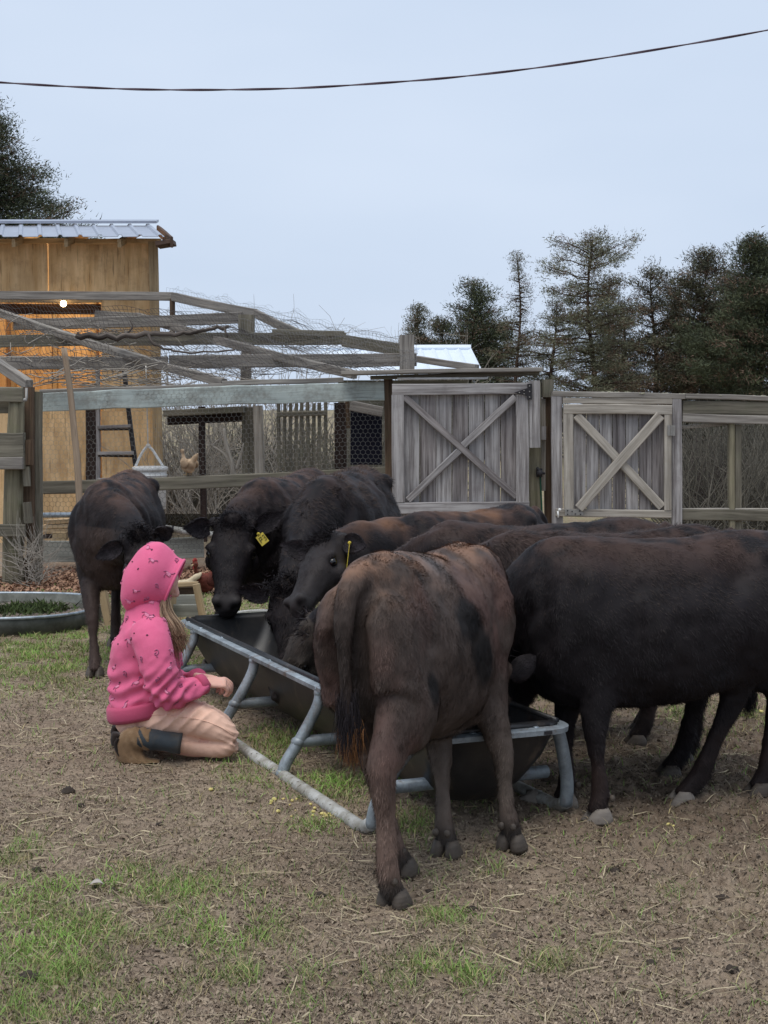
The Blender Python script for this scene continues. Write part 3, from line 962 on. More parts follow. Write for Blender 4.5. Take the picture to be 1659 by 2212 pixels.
# ---- wooden gates
def boards(name, mats, root, X0, X1, Yt, Yb, d, n, seed, th=.02):
    r = random.Random(seed)
    w = (X1 - X0) / n
    for k in range(n):
        a = X0 + k * w
        mb = MB(); mb.beam(P(a + w / 2, Yt, d), P(a + w / 2 + r.uniform(-.6, .6), Yb, d), hm(w - 1.6, d), th + r.uniform(0, .006), up=(1, 0, 0), jit=.0015, ch=.003)
        mb.build(name, MAT[r.choice(mats)], root)
GD = 13.6
g1 = thing('wooden_gate', 'grey board gate with crossed braces, a split lower brace and a black strap hinge', 'gate', P(995, 1100, GD))
boards('board', ['grey_wood', 'grey_wood', 'grey_wood_dark'], g1, 872, 1116, 848, 1086, GD, 7, 3)
vpost('stile', 'grey_wood', g1, 860, 853, 861, 1085, GD - .05, 27, .04)
vpost('stile', 'grey_wood', g1, 1128, 852, 1129, 1085, GD - .05, 27, .04)
one('rail', 'grey_wood', g1, 847, 841, GD - .05, 1147, 839, GD - .05, 24, .04)
one('rail', 'grey_wood', g1, 850, 1098, GD - .05, 1143, 1094, GD - .05, 24, .04)
one('brace', 'grey_wood_dark', g1, 873, 857, GD - .05, 1115, 1074, GD - .05, 15, .035)
one('brace', 'grey_wood', g1, 1113, 857, GD - .05, 1000, 962, GD - .05, 15, .035)
one('brace', 'grey_wood', g1, 993, 973, GD - .05, 882, 1081, GD - .05, 15, .035)
boards('board', ['grey_wood_dark'], g1, 850, 1143, 1110, 1215, GD, 8, 13)
# strap hinge: triangle leaf and upright plate with bolt heads
hb = MB()
a0, a1, a2 = P(1110, 848, GD - .085), P(1140, 838, GD - .085), P(1140, 856, GD - .085)
tt = np.array([0, -.008, 0])
hb.add([a0, a1, a2, a0 + tt, a1 + tt, a2 + tt], [(0, 1, 2), (5, 4, 3), (0, 3, 4, 1), (1, 4, 5, 2), (2, 5, 3, 0)])
hb.box(P(1144, 846, GD - .09), (hm(10, GD), .014, hm(34, GD)))
hg = hb.build('strap_hinge', MAT['black_iron'], g1)
for (X, Y) in [(1122, 848), (1132, 844), (1132, 851), (1144, 834), (1144, 846), (1144, 858)]:
    b_ = MB(); b_.ball(P(X, Y, GD - .1), .006, 8, 5); b_.build('bolt', MAT['grey_metal_plate'], hg, True)

gp = thing('gate_post', 'mossy gate post with a grey cover board, standing between the two gates', 'post', P(1155, 1240, 13.75))
vpost('post', 'green_wood', gp, 1155, 825, 1157, 1240, 13.75, 25, .12)
vpost('cover_board', 'grey_wood', gp, 1154, 822, 1155, 967, GD - .05, 24, .03)
vpost('spacer', 'tan_wood', gp, 1172, 862, 1173, 1060, 13.8, 11, .06)
mb = MB(); mb.beam(P(1174, 921, 13.72), P(1174, 950, 13.72), hm(12, 13.7), .05, up=(1, 0, 0)); mb.build('spacer', MAT['grey_wood'], gp)
lt = MB(); lt.box(P(1165, 1021, 13.66), (hm(13, 13.7), .03, hm(18, 13.7))); lt.tube([P(1160, 1010, 13.64), P(1168, 1020, 13.62), P(1176, 1023, 13.64)], .012, 8); lt.ball(P(1166, 1022, 13.63), .03, 10, 7)
lt.build('latch', MAT['black_iron'], gp)
cd = MB(); cd.tube(crook([P(1167, 1030, 13.68), P(1169, 1070, 13.68), P(1171, 1120, 13.68), P(1172, 1160, 13.68)], 14, .01, 2), .008, 6); cd.build('cord', MAT['green_cord'], gp, True)

p2 = thing('corner_post', 'dark corner post with a mossy cap block beside the right gate', 'post', P(1186, 1240, 13.85))
vpost('post', 'brown_post', p2, 1185, 855, 1187, 1240, 13.85, 20, .12)
mb = MB(); mb.beam(P(1182, 820, 13.8), P(1182, 858, 13.8), hm(25, 13.8), .14, up=(1, 0, 0), ch=.015); mb.build('cap_block', MAT['mossy_wood'], p2)

g2 = thing('wooden_gate', 'tan framed board gate with crossed braces, right of the two posts', 'gate', P(1333, 1240, GD))
boards('board', ['grey_wood', 'grey_wood_dark', 'grey_wood'], g2, 1238, 1436, 890, 1102, GD, 7, 8)
vpost('stile', 'tan_wood', g2, 1227, 893, 1228, 1102, GD - .05, 21, .04)
vpost('stile', 'tan_wood', g2, 1442, 893, 1443, 1102, GD - .05, 16, .04)
one('rail', 'tan_wood', g2, 1217, 883, GD - .055, 1451, 885, GD - .055, 21, .04)
one('rail', 'tan_wood', g2, 1200, 1107, GD - .05, 1450, 1110, GD - .05, 17, .04)
one('brace', 'tan_wood', g2, 1244, 897, GD - .05, 1430, 1095, GD - .05, 19, .03)
one('brace', 'tan_wood', g2, 1427, 897, GD - .085, 1250, 1098, GD - .085, 21, .03)
hb = MB(); hb.box(P(1450, 930, GD - .085), (hm(16, GD), .012, hm(22, GD))); hb.tube([P(1451, 919, GD - .095), P(1451, 941, GD - .095)], .008, 8); hb.build('hinge', MAT['grey_metal_plate'], g2)
pl = MB(); pl.box(P(1240, 1107, GD - .08), (hm(40, GD), .008, hm(13, GD))); pl_o = pl.build('metal_plate', MAT['grey_metal_plate'], g2)
for k, (X, Y) in enumerate([(1226, 1103), (1226, 1111), (1236, 1105), (1243, 1110), (1252, 1104), (1254, 1111)]):
    b_ = MB(); b_.ball(P(X, Y, GD - .088), .006, 8, 5); b_.build('bolt', MAT['black_iron'], pl_o, True)
bt = MB(); bt.tube([P(1205, 1104, GD - .1), P(1206, 1118, GD - .1)], .008, 8); bt.ball(P(1209, 1101, GD - .1), .014, 8, 6); bt.build('bolt_latch', MAT['white_plastic'], g2, True)
wf = thing('wire_fence', 'timber and wire netting fence with a mossy capped top, at far right', 'fence', P(1580, 1240, 13.6))
gf = wf
vpost('jamb', 'grey_wood', gf, 1203, 856, 1204, 1240, GD - .02, 23, .06)
vpost('jamb', 'grey_wood', gf, 1462, 862, 1463, 1240, GD - .02, 21, .06)
one('header', 'tan_wood', gf, 1215, 865, GD - .02, 1451, 867, GD - .02, 13, .05)
one('cap', 'weathered_wood', gf, 1192, 851, GD + .03, 1476, 856, GD + .03, 12, .16)

one('cap', 'weathered_wood', wf, 1477, 856, GD + .03, 1850, 865, GD + .03, 11, .16)
one('rail', 'mossy_wood', wf, 1474, 879, GD, 1850, 888, GD, 29, .05)
one('rail', 'weathered_wood', wf, 1474, 903, GD - .02, 1850, 912, GD - .02, 19, .04)
one('rail', 'tan_wood', wf, 1474, 923, GD + .06, 1572, 915, GD + .06, 8, .04)
one('rail', 'mossy_wood', wf, 1472, 1111, GD, 1850, 1116, GD, 24, .05)
one('rail', 'tan_wood', wf, 1472, 1099, GD + .02, 1850, 1102, GD + .02, 4, .06)
vpost('post', 'green_wood', wf, 1579, 915, 1580, 1240, GD + .03, 13, .08)
vpost('post', 'mossy_wood', wf, 1593, 917, 1594, 1240, GD + .05, 14, .08)
vpost('post', 'green_wood', wf, 1780, 915, 1782, 1240, GD + .03, 22, .08)
wires('wire_netting', hexnet([P(1474, 912, GD + .02), P(1850, 920, GD + .02), P(1850, 1104, GD + .02), P(1474, 1100, GD + .02)], .034, seed=7), .001, MAT['wire_dark'], wf)
wires('wire_netting', hexnet([P(1474, 1120, GD + .02), P(1850, 1124, GD + .02), P(1850, 1240, GD + .02), P(1474, 1236, GD + .02)], .034, seed=8), .001, MAT['wire_dark'], wf)
# grit and moss on the cap: small tufts
mo = MB()
for k in range(60):
    X = rnd.uniform(1300, 1655)
    p = P(X, 850 + (X - 1192) * .0247 - 5, GD + rnd.uniform(-.04, .1)); mo.ball(p, (rnd.uniform(.008, .03), .02, rnd.uniform(.004, .012)), 7, 5)
V, F, _ = mo.arr(); V = V + (fbm(V, 60, 3, 2)[:, None] - .5) * .012
t = NT('moss', .95, .05); t.col(t.mix(t.noise(t.obj(), 60, 3), lin(128, 128, 108), lin(160, 156, 140)))
o = part('moss', V, F, MAT['moss'], loc=P(1450, 850, GD)); tag(o, 'grey moss and grit along the fence cap above the right gate', 'moss', kind='stuff')

# white pipe lying over the first gate
mb = MB(); mb.tube([P(858, 818, 13.78), P(1054, 817, 13.78)], .011, 10); o = mb.build('white_pipe', MAT['white_plastic'], None, True, loc=P(956, 818, 13.78)); tag(o, 'thin white plastic pipe lying above the left gate', 'pipe')

# ---- left corral posts
lf = thing('rail_fence', 'old mossy post and rail fence with nailed blocks at far left', 'fence', P(30, 1270, 13.1))
LD = 13.1
mb = MB(); mb.tube(spline([P(28, 1275, LD), P(28, 1150, LD), P(30, 1016, LD), P(34, 930, LD), P(36, 866, LD)], 16), np.interp(np.arange(16), [0, 15], [hm(24, LD), hm(17, LD)]), 12)
mb.build('post', MAT['green_wood'], lf, True)
vpost('post', 'brown_post', lf, 62, 836, 64, 1275, LD + .12, 22, .1)
vpost('post', 'mossy_wood', lf, 81, 846, 82, 1275, LD + .2, 17, .1)
one('block', 'mossy_wood', lf, -30, 974, LD - .1, 53, 974, LD - .1, 78, .1, seg=4)
one('block', 'weathered_wood', lf, -30, 1000, LD - .16, 50, 1001, LD - .16, 26, .05)
one('rail', 'mossy_wood', lf, -60, 850, LD - .07, 50, 852, LD - .07, 32, .05)
one('rail', 'mossy_wood', lf, -60, 880, LD + .05, 22, 880, LD + .05, 26, .05)
one('rail', 'mossy_wood', lf, -60, 1144, LD - .1, 55, 1146, LD - .1, 27, .05)
vpost('cleat', 'mossy_wood', lf, 58, 1085, 62, 1130, LD - .05, 16, .06)
vpost('cleat', 'mossy_wood', lf, 56, 1008, 58, 1050, LD - .05, 14, .06)
vpost('cleat', 'brown_post', lf, 63, 950, 64, 1004, LD - .05, 18, .06)
mb = MB(); mb.tube([P(57, 838, LD - .12), P(57, 860, LD - .13), P(55, 864, LD - .14)], .012, 8); mb.ball(P(54, 864, LD - .14), .018); mb.build('latch', MAT['grey_metal_plate'], lf, True)
vpost('sliver', 'fresh_board', lf, 55, 1160, 54, 1205, LD - .02, 6, .02)
# leaning pole
sp_ = MB(); sp_.tube(spline([P(138, 752, 13.7), P(151, 840, 13.7), P(160, 930, 13.68), P(169, 1030, 13.66), P(178, 1230, 13.6)], 20), np.linspace(.026, .032, 20), 10)
o = sp_.build('wooden_pole', MAT['handle_wood'], None, True, loc=P(178, 1230, 13.6)); tag(o, 'bare rounded pole leaning on the pale blue beam', 'pole')

# dead weeds at the foot of the left posts
def twigs(mb, X0, X1, Y0, Y1, d, n, L, seed, rad=.004, up=1.2):
    r = random.Random(seed)
    for k in range(n):
        p = P(r.uniform(X0, X1), r.uniform(Y0, Y1), d + r.uniform(-.2, .2)); a = r.uniform(0, math.pi); pts = [p]
        for s_ in range(4):
            a += r.uniform(-.5, .5); pts.append(pts[-1] + np.array([math.cos(a) * L / 4, r.uniform(-.05, .05), abs(math.sin(a)) * L / 4 * up]))
        q = spline(pts, 8); mb.tube(q, np.linspace(rad, rad * .3, 8), 4, False)
mb = MB(); twigs(mb, 36, 96, 1180, 1272, 12.95, 130, .28, 3, .003)
o = mb.build('dead_weed', MAT['twig'], None, True, loc=P(70, 1272, 12.95)); tag(o, 'dry dead weeds matted round the left fence posts', 'weeds', kind='stuff')

# things at the foot of the pen
bp = thing('base_board', 'wide grey board lying on edge along the foot of the pen', 'board', P(260, 1215, 14.2))
one('board', 'base_plank', bp, 92, 1192, 14.2, 440, 1182, 14.2, 46, .05, bow=.01)
mb = MB(); mb.tube([P(86, 1113, 14.4), P(330, 1109, 14.4)], .026, 10); o = mb.build('steel_tube', MAT['galvanized'], None, True, loc=P(200, 1113, 14.4)); tag(o, 'shiny steel tube lying level behind the pen wire', 'tube')
lumb = thing('lumber_pile', 'small stack of pale weathered lumber lying inside the pen wire at left', 'lumber', P(125, 1165, 14.5))
for k, (Y, s_) in enumerate([(1126, 2), (1137, -2), (1147, 3), (1158, 0)]):
    one('board', 'fresh_board' if k != 3 else 'dark_post', lumb, 96 + s_, Y, 14.5, 172, Y - 3, 14.5, 8, .14)
mb = MB(); mb.box(P(130, 1158, 14.35), (hm(30, 14.35), .1, hm(17, 14.35))); o = mb.build('wood_block', MAT['pale_lumber'], loc=P(130, 1166, 14.35)); tag(o, 'short orange tan wood block behind the base board', 'block')
mb = MB(); mb.tube(spline([P(340, 1138, 14.1), P(380, 1144, 14.1), P(410, 1149, 14.1), P(470, 1156, 14.1)], 14), .03, 10)
gp_ = mb.build('grey_pipe', MAT['muddy_pipe'], None, True, loc=P(400, 1150, 14.1)); tag(gp_, 'grey pipe strapped along the pen behind the cows', 'pipe')
for X, Y in ((374, 1143), (416, 1150)):
    mb = MB(); mb.tube([P(X - 2, Y, 14.1), P(X + 2, Y, 14.1)], .034, 10); mb.build('strap', MAT['black_iron'], gp_, True)

# ---- bucket on a rope
BD = 14.35
bk = thing('feed_bucket', 'white lidded plastic bucket hung by a rope inside the pen', 'bucket', P(324, 1100, BD))
c0, c1 = P(325, 1100, BD), P(324, 1016, BD)
mb = MB()
rr = hm(37, BD)
mb.tube([c0, c0 + np.array([0, 0, .004]), c1 + np.array([0, 0, -.03]), c1], [rr * .86, rr * .88, rr * .97, rr * .97], 28); mb.build('pail', MAT['white_plastic'], bk, True)
mb = MB(); mb.tube([c1 + np.array([0, 0, -.006]), c1 + np.array([0, 0, .03]), c1 + np.array([0, 0, .038])], [rr * 1.03, rr * 1.03, rr * .93], 28); mb.build('lid', MAT['white_plastic'], bk, True)
for dz in (-.045, -.075):
    mb = MB(); mb.tube([c1 + np.array([0, 0, dz - .008]), c1 + np.array([0, 0, dz + .008])], rr * 1.01, 28); mb.build('rib', MAT['white_plastic'], bk, True)
mb = MB(); mb.tube(spline([P(291, 1012, BD), P(303, 985, BD), P(314, 968, BD), P(320, 965, BD), P(328, 970, BD), P(340, 988, BD), P(354, 1010, BD)], 24), .012, 8); mb.build('handle', MAT['white_plastic'], bk, True)
mb = MB(); mb.tube(spline([P(320, 966, BD), P(318, 900, BD), P(317, 850, BD), P(315, 790, BD)], 10), .006, 6); mb.ball(P(320, 963, BD), .022); mb.build('rope', MAT['rope'], bk, True)

# ---- stepladder against the shed
ld = thing('stepladder', 'grey metal stepladder standing against the plywood shed wall', 'ladder', P(255, 1120, 16.3))
vpost('rail', 'grey_wood', ld, 212, 800, 213, 1115, 16.3, 8, .06)
mb = MB(); mb.beam(P(268, 800, 16.3), P(306, 1115, 16.3), hm(9, 16.3), .06, up=(1, 0, 0)); mb.build('rail', MAT['black_iron'], ld)
for Y, xr in ((868, 276), (922, 283), (979, 290), (1036, 297), (1092, 303)):
    one('rung', 'galvanized' if False else 'grey_wood', ld, 212, Y, 16.28, xr, Y - 1, 16.28, 7, .09)
    one('rung_lip', 'dark_post', ld, 214, Y + 6, 16.3, xr, Y + 6, 16.3, 5, .08)

# ================================================================== SHED
SD = 17.2
sh = thing('plywood_shed', 'golden plywood shed with a ribbed metal roof and lit open window behind the pen', 'shed', (P(100, 1150, SD)[0], SD + 1, 0))
def wall(name, X0, Y0, X1, Y1, d, th=.02, mat='plywood', label=None):
    a, b = P(X0, Y0, d), P(X1, Y1, d)
    mb = MB()
    # plank-like grain runs upright
    mb.beam(np.array([(a[0] + b[0]) / 2, d, b[2]]), np.array([(a[0] + b[0]) / 2, d, a[2]]), abs(b[0] - a[0]), th, up=(1, 0, 0), jit=0, seg=1, ch=.001)
    return mb.build(name, MAT[mat], sh, label=label)
YB = 883 + 1.5 * FPX / SD
wall('wall_panel', 105, 522, 323, 648, SD)
wall('wall_panel', -120, 522, 104.2, 648, SD)
wall('wall_panel', 219, 648.5, 330, 888, SD)
wall('wall_panel', -120, 842, 218.5, YB, SD)
wall('wall_panel', 219, 888.5, 338, YB, SD)
vp = vpost('corner_trim', 'pale_lumber', sh, 331, 522, 346, YB, SD - .03, 20, .04)
vpost('door_edge', 'dark_post', sh, 196, 880, 197, YB, SD - .03, 22, .03)
# inside of the shed, seen through the open window
a, b = P(-150, 620, SD + 1.7), P(330, YB, SD + 1.7)
mb = MB(); mb.beam(np.array([(a[0] + b[0]) / 2 - .2, SD + 1.7, 0]), np.array([(a[0] + b[0]) / 2 - .2, SD + 1.7, a[2] + .55]), b[0] - a[0] - .3, .02, up=(1, 0, 0), jit=0, seg=1); mb.build('back_wall', MAT['plywood'], sh)
xr = P(338, 700, SD)[0]; xl = P(-120, 700, SD)[0]
for nm, xx in (('side_wall', xr - .02), ('side_wall', xl)):
    kx = (xx * (SD + 1.7) / SD - .06 - xx) / 1.68
    mb = MB(); mb.beam((xx + kx * .84, SD + .86, 0), (xx + kx * .84, SD + .86, P(0, 522, SD)[2]), 1.66, .02, up=(kx, 1, 0), jit=0, seg=1, ch=.001); mb.build(nm, MAT['plywood'], sh)
for k, X in enumerate((-60, 30, 120, 205)):
    vpost('stud', 'pale_lumber', sh, X, 600, X, YB, SD + 1.62, 9, .1)
one('window_rail', 'dark_post', sh, -120, 668, SD + .12, 218, 668, SD + .12, 22, .04)
one('window_trim', 'pale_lumber', sh, -120, 651, SD - .015, 219, 651, SD - .015, 6, .03)
# roof
zE, zR = P(0, 512, SD - .45)[2], P(0, 484, SD + 1.1)[2]
xL, xR = P(-160, 512, SD - .45)[0], P(376, 512, SD - .45)[0]
yE, yR = SD - .5, SD + 1.25
V, F = [], []
per = .215
xs, hs = [], []
x = xL
while x < xR:
    for dx_, hh in ((0, 0), (.14, 0), (.155, .022), (.185, .022), (.2, 0)):
        if x + dx_ <= xR: xs.append(x + dx_); hs.append(hh)
    x += per
m = len(xs)
for (yy, zz) in ((yE, zE), (yR, zR)):
    for q, hh in zip(xs, hs): V.append((q + (0 if yy == yE else -.40), yy, zz + hh))
for k in range(m - 1): F.append((k, k + 1, m + k + 1, m + k))
ro = part('roof', V, F, MAT['roof_metal'], sh, False)
sd_ = ro.modifiers.new('s', 'SOLIDIFY'); sd_.thickness = .006
mb = MB(); mb.box(((xL + xR) / 2 - .42, yR - .03, zR + .045), (xR - xL, .2, .03), [[1, 0, 0], [0, math.cos(.2), -math.sin(.2)], [0, math.sin(.2), math.cos(.2)]]); mb.build('ridge_cap', MAT['roof_metal'], ro)
for X in (28, 142, 256, -80):
    p0 = P(X + 2, 523, SD - .4); mb = MB(); mb.beam((p0[0], SD - .42, zE - .06), (p0[0], SD + 1.2, zR - .06), .09, .04); mb.build('rafter_tail', MAT['pale_lumber'], ro)
mb = MB(); mb.beam((xL, SD - .03, zE + .0), (xR - .2, SD - .03, zE + .0), .06, .03); mb.build('eave_board', MAT['plywood'], ro)
mb = MB(); mb.beam((xR - .02, yE + .02, zE - .055), (xR - .42, yR, zR - .055), .12, .03); mb.build('barge_board', MAT['rust_edge'], ro)
mb = MB(); mb.beam((xR - .2, yE + .2, zE - .075), (xR - .02, yE + .2, zE - .045), .05, .35); mb.build('soffit', MAT['rust_edge'], ro)
bl = thing('light_bulb', 'glowing bare bulb hanging in the open shed window', 'lamp', P(137, 656, SD + .3))
mb = MB(); mb.ball(P(137, 656, SD - .12), .036, 14, 10); mb.build('bulb', MAT['bulb_glow'], bl, True)
mb = MB(); mb.tube([P(137, 648, SD - .12), P(137, 640, SD + .02)], .014, 8); mb.build('socket', MAT['black_iron'], bl, True)
lp = bpy.data.lights.new('bulb_light', 'POINT'); lp.energy = 34; lp.color = (1, .76, .46); lp.shadow_soft_size = .04
lo = bpy.data.objects.new('bulb_light', lp); COL.objects.link(lo); lo.parent = bl; lo.location = tuple(np.array(P(137, 664, SD + .45)) - ORIG[bl])

# white-roofed building behind
wr = thing('white_roof_shed', 'low shed with a pale white ribbed metal roof behind the left gate', 'shed', P(880, 900, 24))
d0, d1 = 23.0, 25.5
A, B = P(690, 756, d1), P(1017, 755, d1)
Cc, D = P(1042, 806, d0), P(700, 806, d0)
V, F = [], []
k_ = 60
for j, (q0, q1) in enumerate(((D, Cc), (A, B))):
    for i in range(k_ + 1):
        p = np.array(q0) * (1 - i / k_) + np.array(q1) * (i / k_)
        V.append(p + np.array([0, 0, .03 if i % 5 == 0 else 0]))
for i in range(k_): F.append((i, i + 1, k_ + 2 + i, k_ + 1 + i))
ro2 = part('roof', V, F, MAT['white_roof'], wr, False); sd_ = ro2.modifiers.new('s', 'SOLIDIFY'); sd_.thickness = .02
mb = MB(); mb.tube([np.array(A) + [0, 0, .03], np.array(B) + [0, 0, .03]], .05, 8); mb.build('ridge_cap', MAT['white_roof'], ro2)
mb = MB(); mb.box(((D[0] + Cc[0]) / 2, d0 + .9, Cc[2] / 2 - .05), (Cc[0] - D[0] - .4, 1.2, Cc[2] - .1)); mb.build('wall', MAT['mossy_wood'], wr)

# overhead cable
pts = [P(X, Y, 9.5) for X, Y in ((-300, 150), (-100, 170), (0, 178), (150, 187), (300, 193), (470, 194), (650, 190), (830, 179), (1000, 165), (1200, 141), (1430, 105), (1659, 65), (1900, 18))]
mb = MB()
cp = spline(pts, 260)
for k in range(2):
    ph = np.arange(260) * .2 + k * math.pi
    mb.tube(cp + np.stack([0 * ph, np.cos(ph) * .0034, np.sin(ph) * .0034], 1), .0044, 6)
o = mb.build('power_cable', MAT['cable'], None, True, loc=P(830, 179, 9.5)); tag(o, 'dark twisted overhead cable sagging across the sky', 'cable')
# ================================================================== TROUGH
NL = np.array([.17, 5.24]); NR = np.array([.665, 5.39]); FL_ = np.array([-1.075, 8.21])
tu = FL_ - NL; TLN = np.linalg.norm(tu); tu /= TLN
tv = np.array([-tu[1], tu[0]]) * -1          # to the right/away
TW, TZ = .517, .37
def tp(t, v, z): q = NL + tu * t + tv * v; return np.array([q[0], q[1], z])
tr = thing('feed_trough', 'long black feed trough in a galvanised tube stand that the cattle eat from', 'trough', (*tp(TLN / 2, TW / 2, 0)[:2], 0))
# rim: rounded rectangle rail
def rrect(t0, t1, v0, v1, r, z, n=6):
    out = []
    for (ct, cv, a0) in ((t1 - r, v1 - r, 0), (t0 + r, v1 - r, 90), (t0 + r, v0 + r, 180), (t1 - r, v0 + r, 270)):
        for k in range(n + 1):
            a = math.radians(a0 + 90 * k / n)
            out.append(tp(ct + r * math.cos(a), cv + r * math.sin(a), z))
    return np.array(out)
# square-section rim
rim = []
sec = [(-.004, -.026), (.034, -.022), (.036, -.004), (.03, .0), (.0, .002), (-.004, -.004)]
rings = []
for o_ in sec: pass
n6 = 6
prof = []
for (dv, dz) in sec:
    prof.append(rrect(-dv, TLN + dv, -dv, TW + dv, .06 + dv, TZ + dz, n6))
prof = np.array(prof)                        # k x N x 3
K, N = prof.shape[:2]
V = prof.reshape(-1, 3)
F = []
for k in range(K):
    k2 = (k + 1) % K
    for i in range(N):
        i2 = (i + 1) % N
        F.append((k * N + i, k * N + i2, k2 * N + i2, k2 * N + i))
part('rim', V, F, MAT['galvanized_blue'], tr, True).modifiers.new('e', 'EDGE_SPLIT').split_angle = math.radians(40)
# poly tub: outer shell down, inner shell up
lev = [(.0, TZ + .006, .06), (.006, TZ - .02, .06), (.03, TZ - .12, .09), (.075, TZ - .22, .12), (.13, TZ - .285, .12), (.2, TZ - .305, .05)]
prof = [rrect(.012 + a * 1.2, TLN - .012 - a * 1.2, a, TW - a, r, z, n6) for (a, z, r) in lev]
inn = [rrect(.02 + a * 1.2 + .012, TLN - .02 - a * 1.2 - .012, a + .012, TW - a - .012, r, z + .012, n6) for (a, z, r) in lev]
R_ = prof[::-1] + inn
mb = MB(); mb.loft(R_)
V, F, G = mb.arr()
part('tub', V, F, MAT['black_poly'], tr, True)
lip = MB()
for sgn, v in ((-1, .0), (1, TW)):
    lip.tube([tp(.05, v + sgn * -.006, TZ + .008), tp(TLN - .05, v + sgn * -.006, TZ + .008)], .012, 8)
for t_ in (.0, TLN):
    lip.tube([tp(t_ + (.012 if t_ == 0 else -.012), .06, TZ + .008), tp(t_ + (.012 if t_ == 0 else -.012), TW - .06, TZ + .008)], .012, 8)
lip.build('lip', MAT['black_poly'], tr, True)
weld = lambda p, r_=.03: (lambda b_: (b_.ball(p, (r_, r_, r_ * .8), 10, 7), b_.build('weld', MAT['galvanized_blue'], tr, True)))(MB())
# legs
OUT = .18
for t_ in (1.08, 1.95, 2.95):
    for s_, v in ((-1, 0), (1, TW)):
        o_ = OUT if s_ < 0 else .12
        pts = spline([tp(t_, v + s_ * .012, TZ - .02), tp(t_, v + s_ * .03, TZ - .09), tp(t_, v + s_ * (o_ * .55), .16), tp(t_, v + s_ * o_ * .92, .06), tp(t_, v + s_ * o_, .0)], 16)
        mb = MB(); mb.tube(pts, np.interp(np.arange(16), [0, 3, 12, 15], [.024, .024, .026, .022]), 10); mb.build('leg', MAT['galvanized_blue'], tr, True)
    mb = MB(); a, b = tp(t_, -OUT * .62, .145), tp(t_, TW + .07, .145)
    q = spline([a, a * .9 + b * .1, a * .5 + b * .5, a * .1 + b * .9, b], 14); mb.tube(q, .024, 10)
    mb.build('crossbar', MAT['galvanized_blue'], tr, True)
    weld(tp(t_, -OUT * .62, .145)); weld(tp(t_, -OUT, .02), .03); weld(tp(t_, -.014, TZ - .03), .028)
    m9 = MB(); m9.ball(tp(t_, -.03, TZ - .012), (.01, .01, .01), 8, 6); m9.build('bolt', MAT['galvanized'], tr, True)
for s_, v, o_, te in ((-1, 0, OUT, .16), (1, TW, .09, .16)):
    # runner on the ground, its near end bending up into the end leg
    pts = [tp(TLN - .2, v + s_ * o_, .02), tp(1.5, v + s_ * o_, .012), tp(te + .25, v + s_ * o_, .015), tp(te + .06, v + s_ * o_, .018), tp(te - .02, v + s_ * o_ * .96, .05)]
    mb = MB(); mb.tube(spline(pts, 40), .026, 12); mb.build('runner', MAT['muddy_pipe'], tr, True)
    pts = [tp(te - .02, v + s_ * o_ * .96, .04), tp(te - .04, v + s_ * o_ * .88, .13), tp(te - .06, v + s_ * o_ * .55, .25), tp(te - .07, v + s_ * .02, TZ - .025)]
    mb = MB(); mb.tube(spline(pts, 16), .025, 10); mb.build('leg', MAT['galvanized_blue'], tr, True)
mb = MB(); a, b = tp(.22, -.09, .15), tp(.22, TW + .05, .15); mb.tube([a, b], .024, 10); mb.build('crossbar', MAT['galvanized_blue'], tr, True)
for (t_, v) in [(.4, .01), (1.0, .012), (1.75, .01), (2.5, .012), (3.1, .01), (2.85, .0), (.0, .4), (.0, .15)]:
    mb = MB(); mb.ball(tp(t_, v - .012 if t_ else v, TZ + .002), (.013, .013, .005), 10, 6); mb.build('rivet', MAT['galvanized'], tr, True)
slot = MB(); slot.box(tp(-.036, .43, TZ - .013), (.03, .006, .012), [[tv[0], tu[0], 0], [tv[1], tu[1], 0], [0, 0, 1]]); slot.build('slot', MAT['black_iron'], tr)

# ================================================================== LOW STOCK TANK
tk = thing('stock_tank', 'low oval galvanised tank holding dirty water and weed, at left edge', 'tank', (*gr(20, 1345), 0))
c_ = np.array([-2.95, 10.72])
t = NT('tank_metal', .6, .4, .2); o_ = t.obj(); t.col(t.mix(t.ramp(t.noise(o_, 6, 5, .7), [(.4, (0, 0, 0)), (.65, (1, 1, 1))]), lin(66, 68, 62), lin(100, 102, 96)))
def oval(rx, ry, z, n=64, st=1.5):
    out = []
    for k in range(n):
        a = 2 * math.pi * k / n
        out.append([c_[0] + rx * math.copysign(abs(math.cos(a)) ** .55, math.cos(a)), c_[1] + ry * math.copysign(abs(math.sin(a)) ** .8, math.sin(a)), z])
    return np.array(out)
RX, RY, TH = .96, .72, .125
mb = MB(); mb.loft([oval(RX * .97, RY * .97, .0), oval(RX * .985, RY * .98, TH * .5), oval(RX, RY, TH), oval(RX - .03, RY - .03, TH), oval(RX - .05, RY - .05, .05), oval(.1, .1, .03)])
V, F, _ = mb.arr(); part('shell', V, F, MAT['tank_metal'], tk, True)
mb = MB(); q = oval(RX - .005, RY - .005, TH); q = np.vstack([q, q[:1]]); mb.tube(q, .011, 8, False); mb.build('rim', MAT['galvanized'], tk, True)
V = np.vstack([oval(RX - .05, RY - .05, .07), [[c_[0], c_[1], .07]]]); part('water', V, [(k, (k + 1) % 64, 64) for k in range(64)], MAT['dirty_water'], tk, True)
r = np.random.RandomState(9); n = 1600
wx = gr(60, 1330)
P0 = np.stack([at(62, 1322, 10.9)[0] + r.normal(0, .13, n), 10.9 + r.normal(0, .14, n), np.full(n, .072)], 1)
P2 = P0 + np.stack([r.normal(0, .03, n), r.normal(0, .03, n), r.uniform(.005, .05, n)], 1)
P1 = (P0 + P2) / 2; W = np.stack([r.normal(0, 1, n), r.normal(0, 1, n), 0 * P0[:, 0]], 1) * .005
tone = r.rand(n, 1)
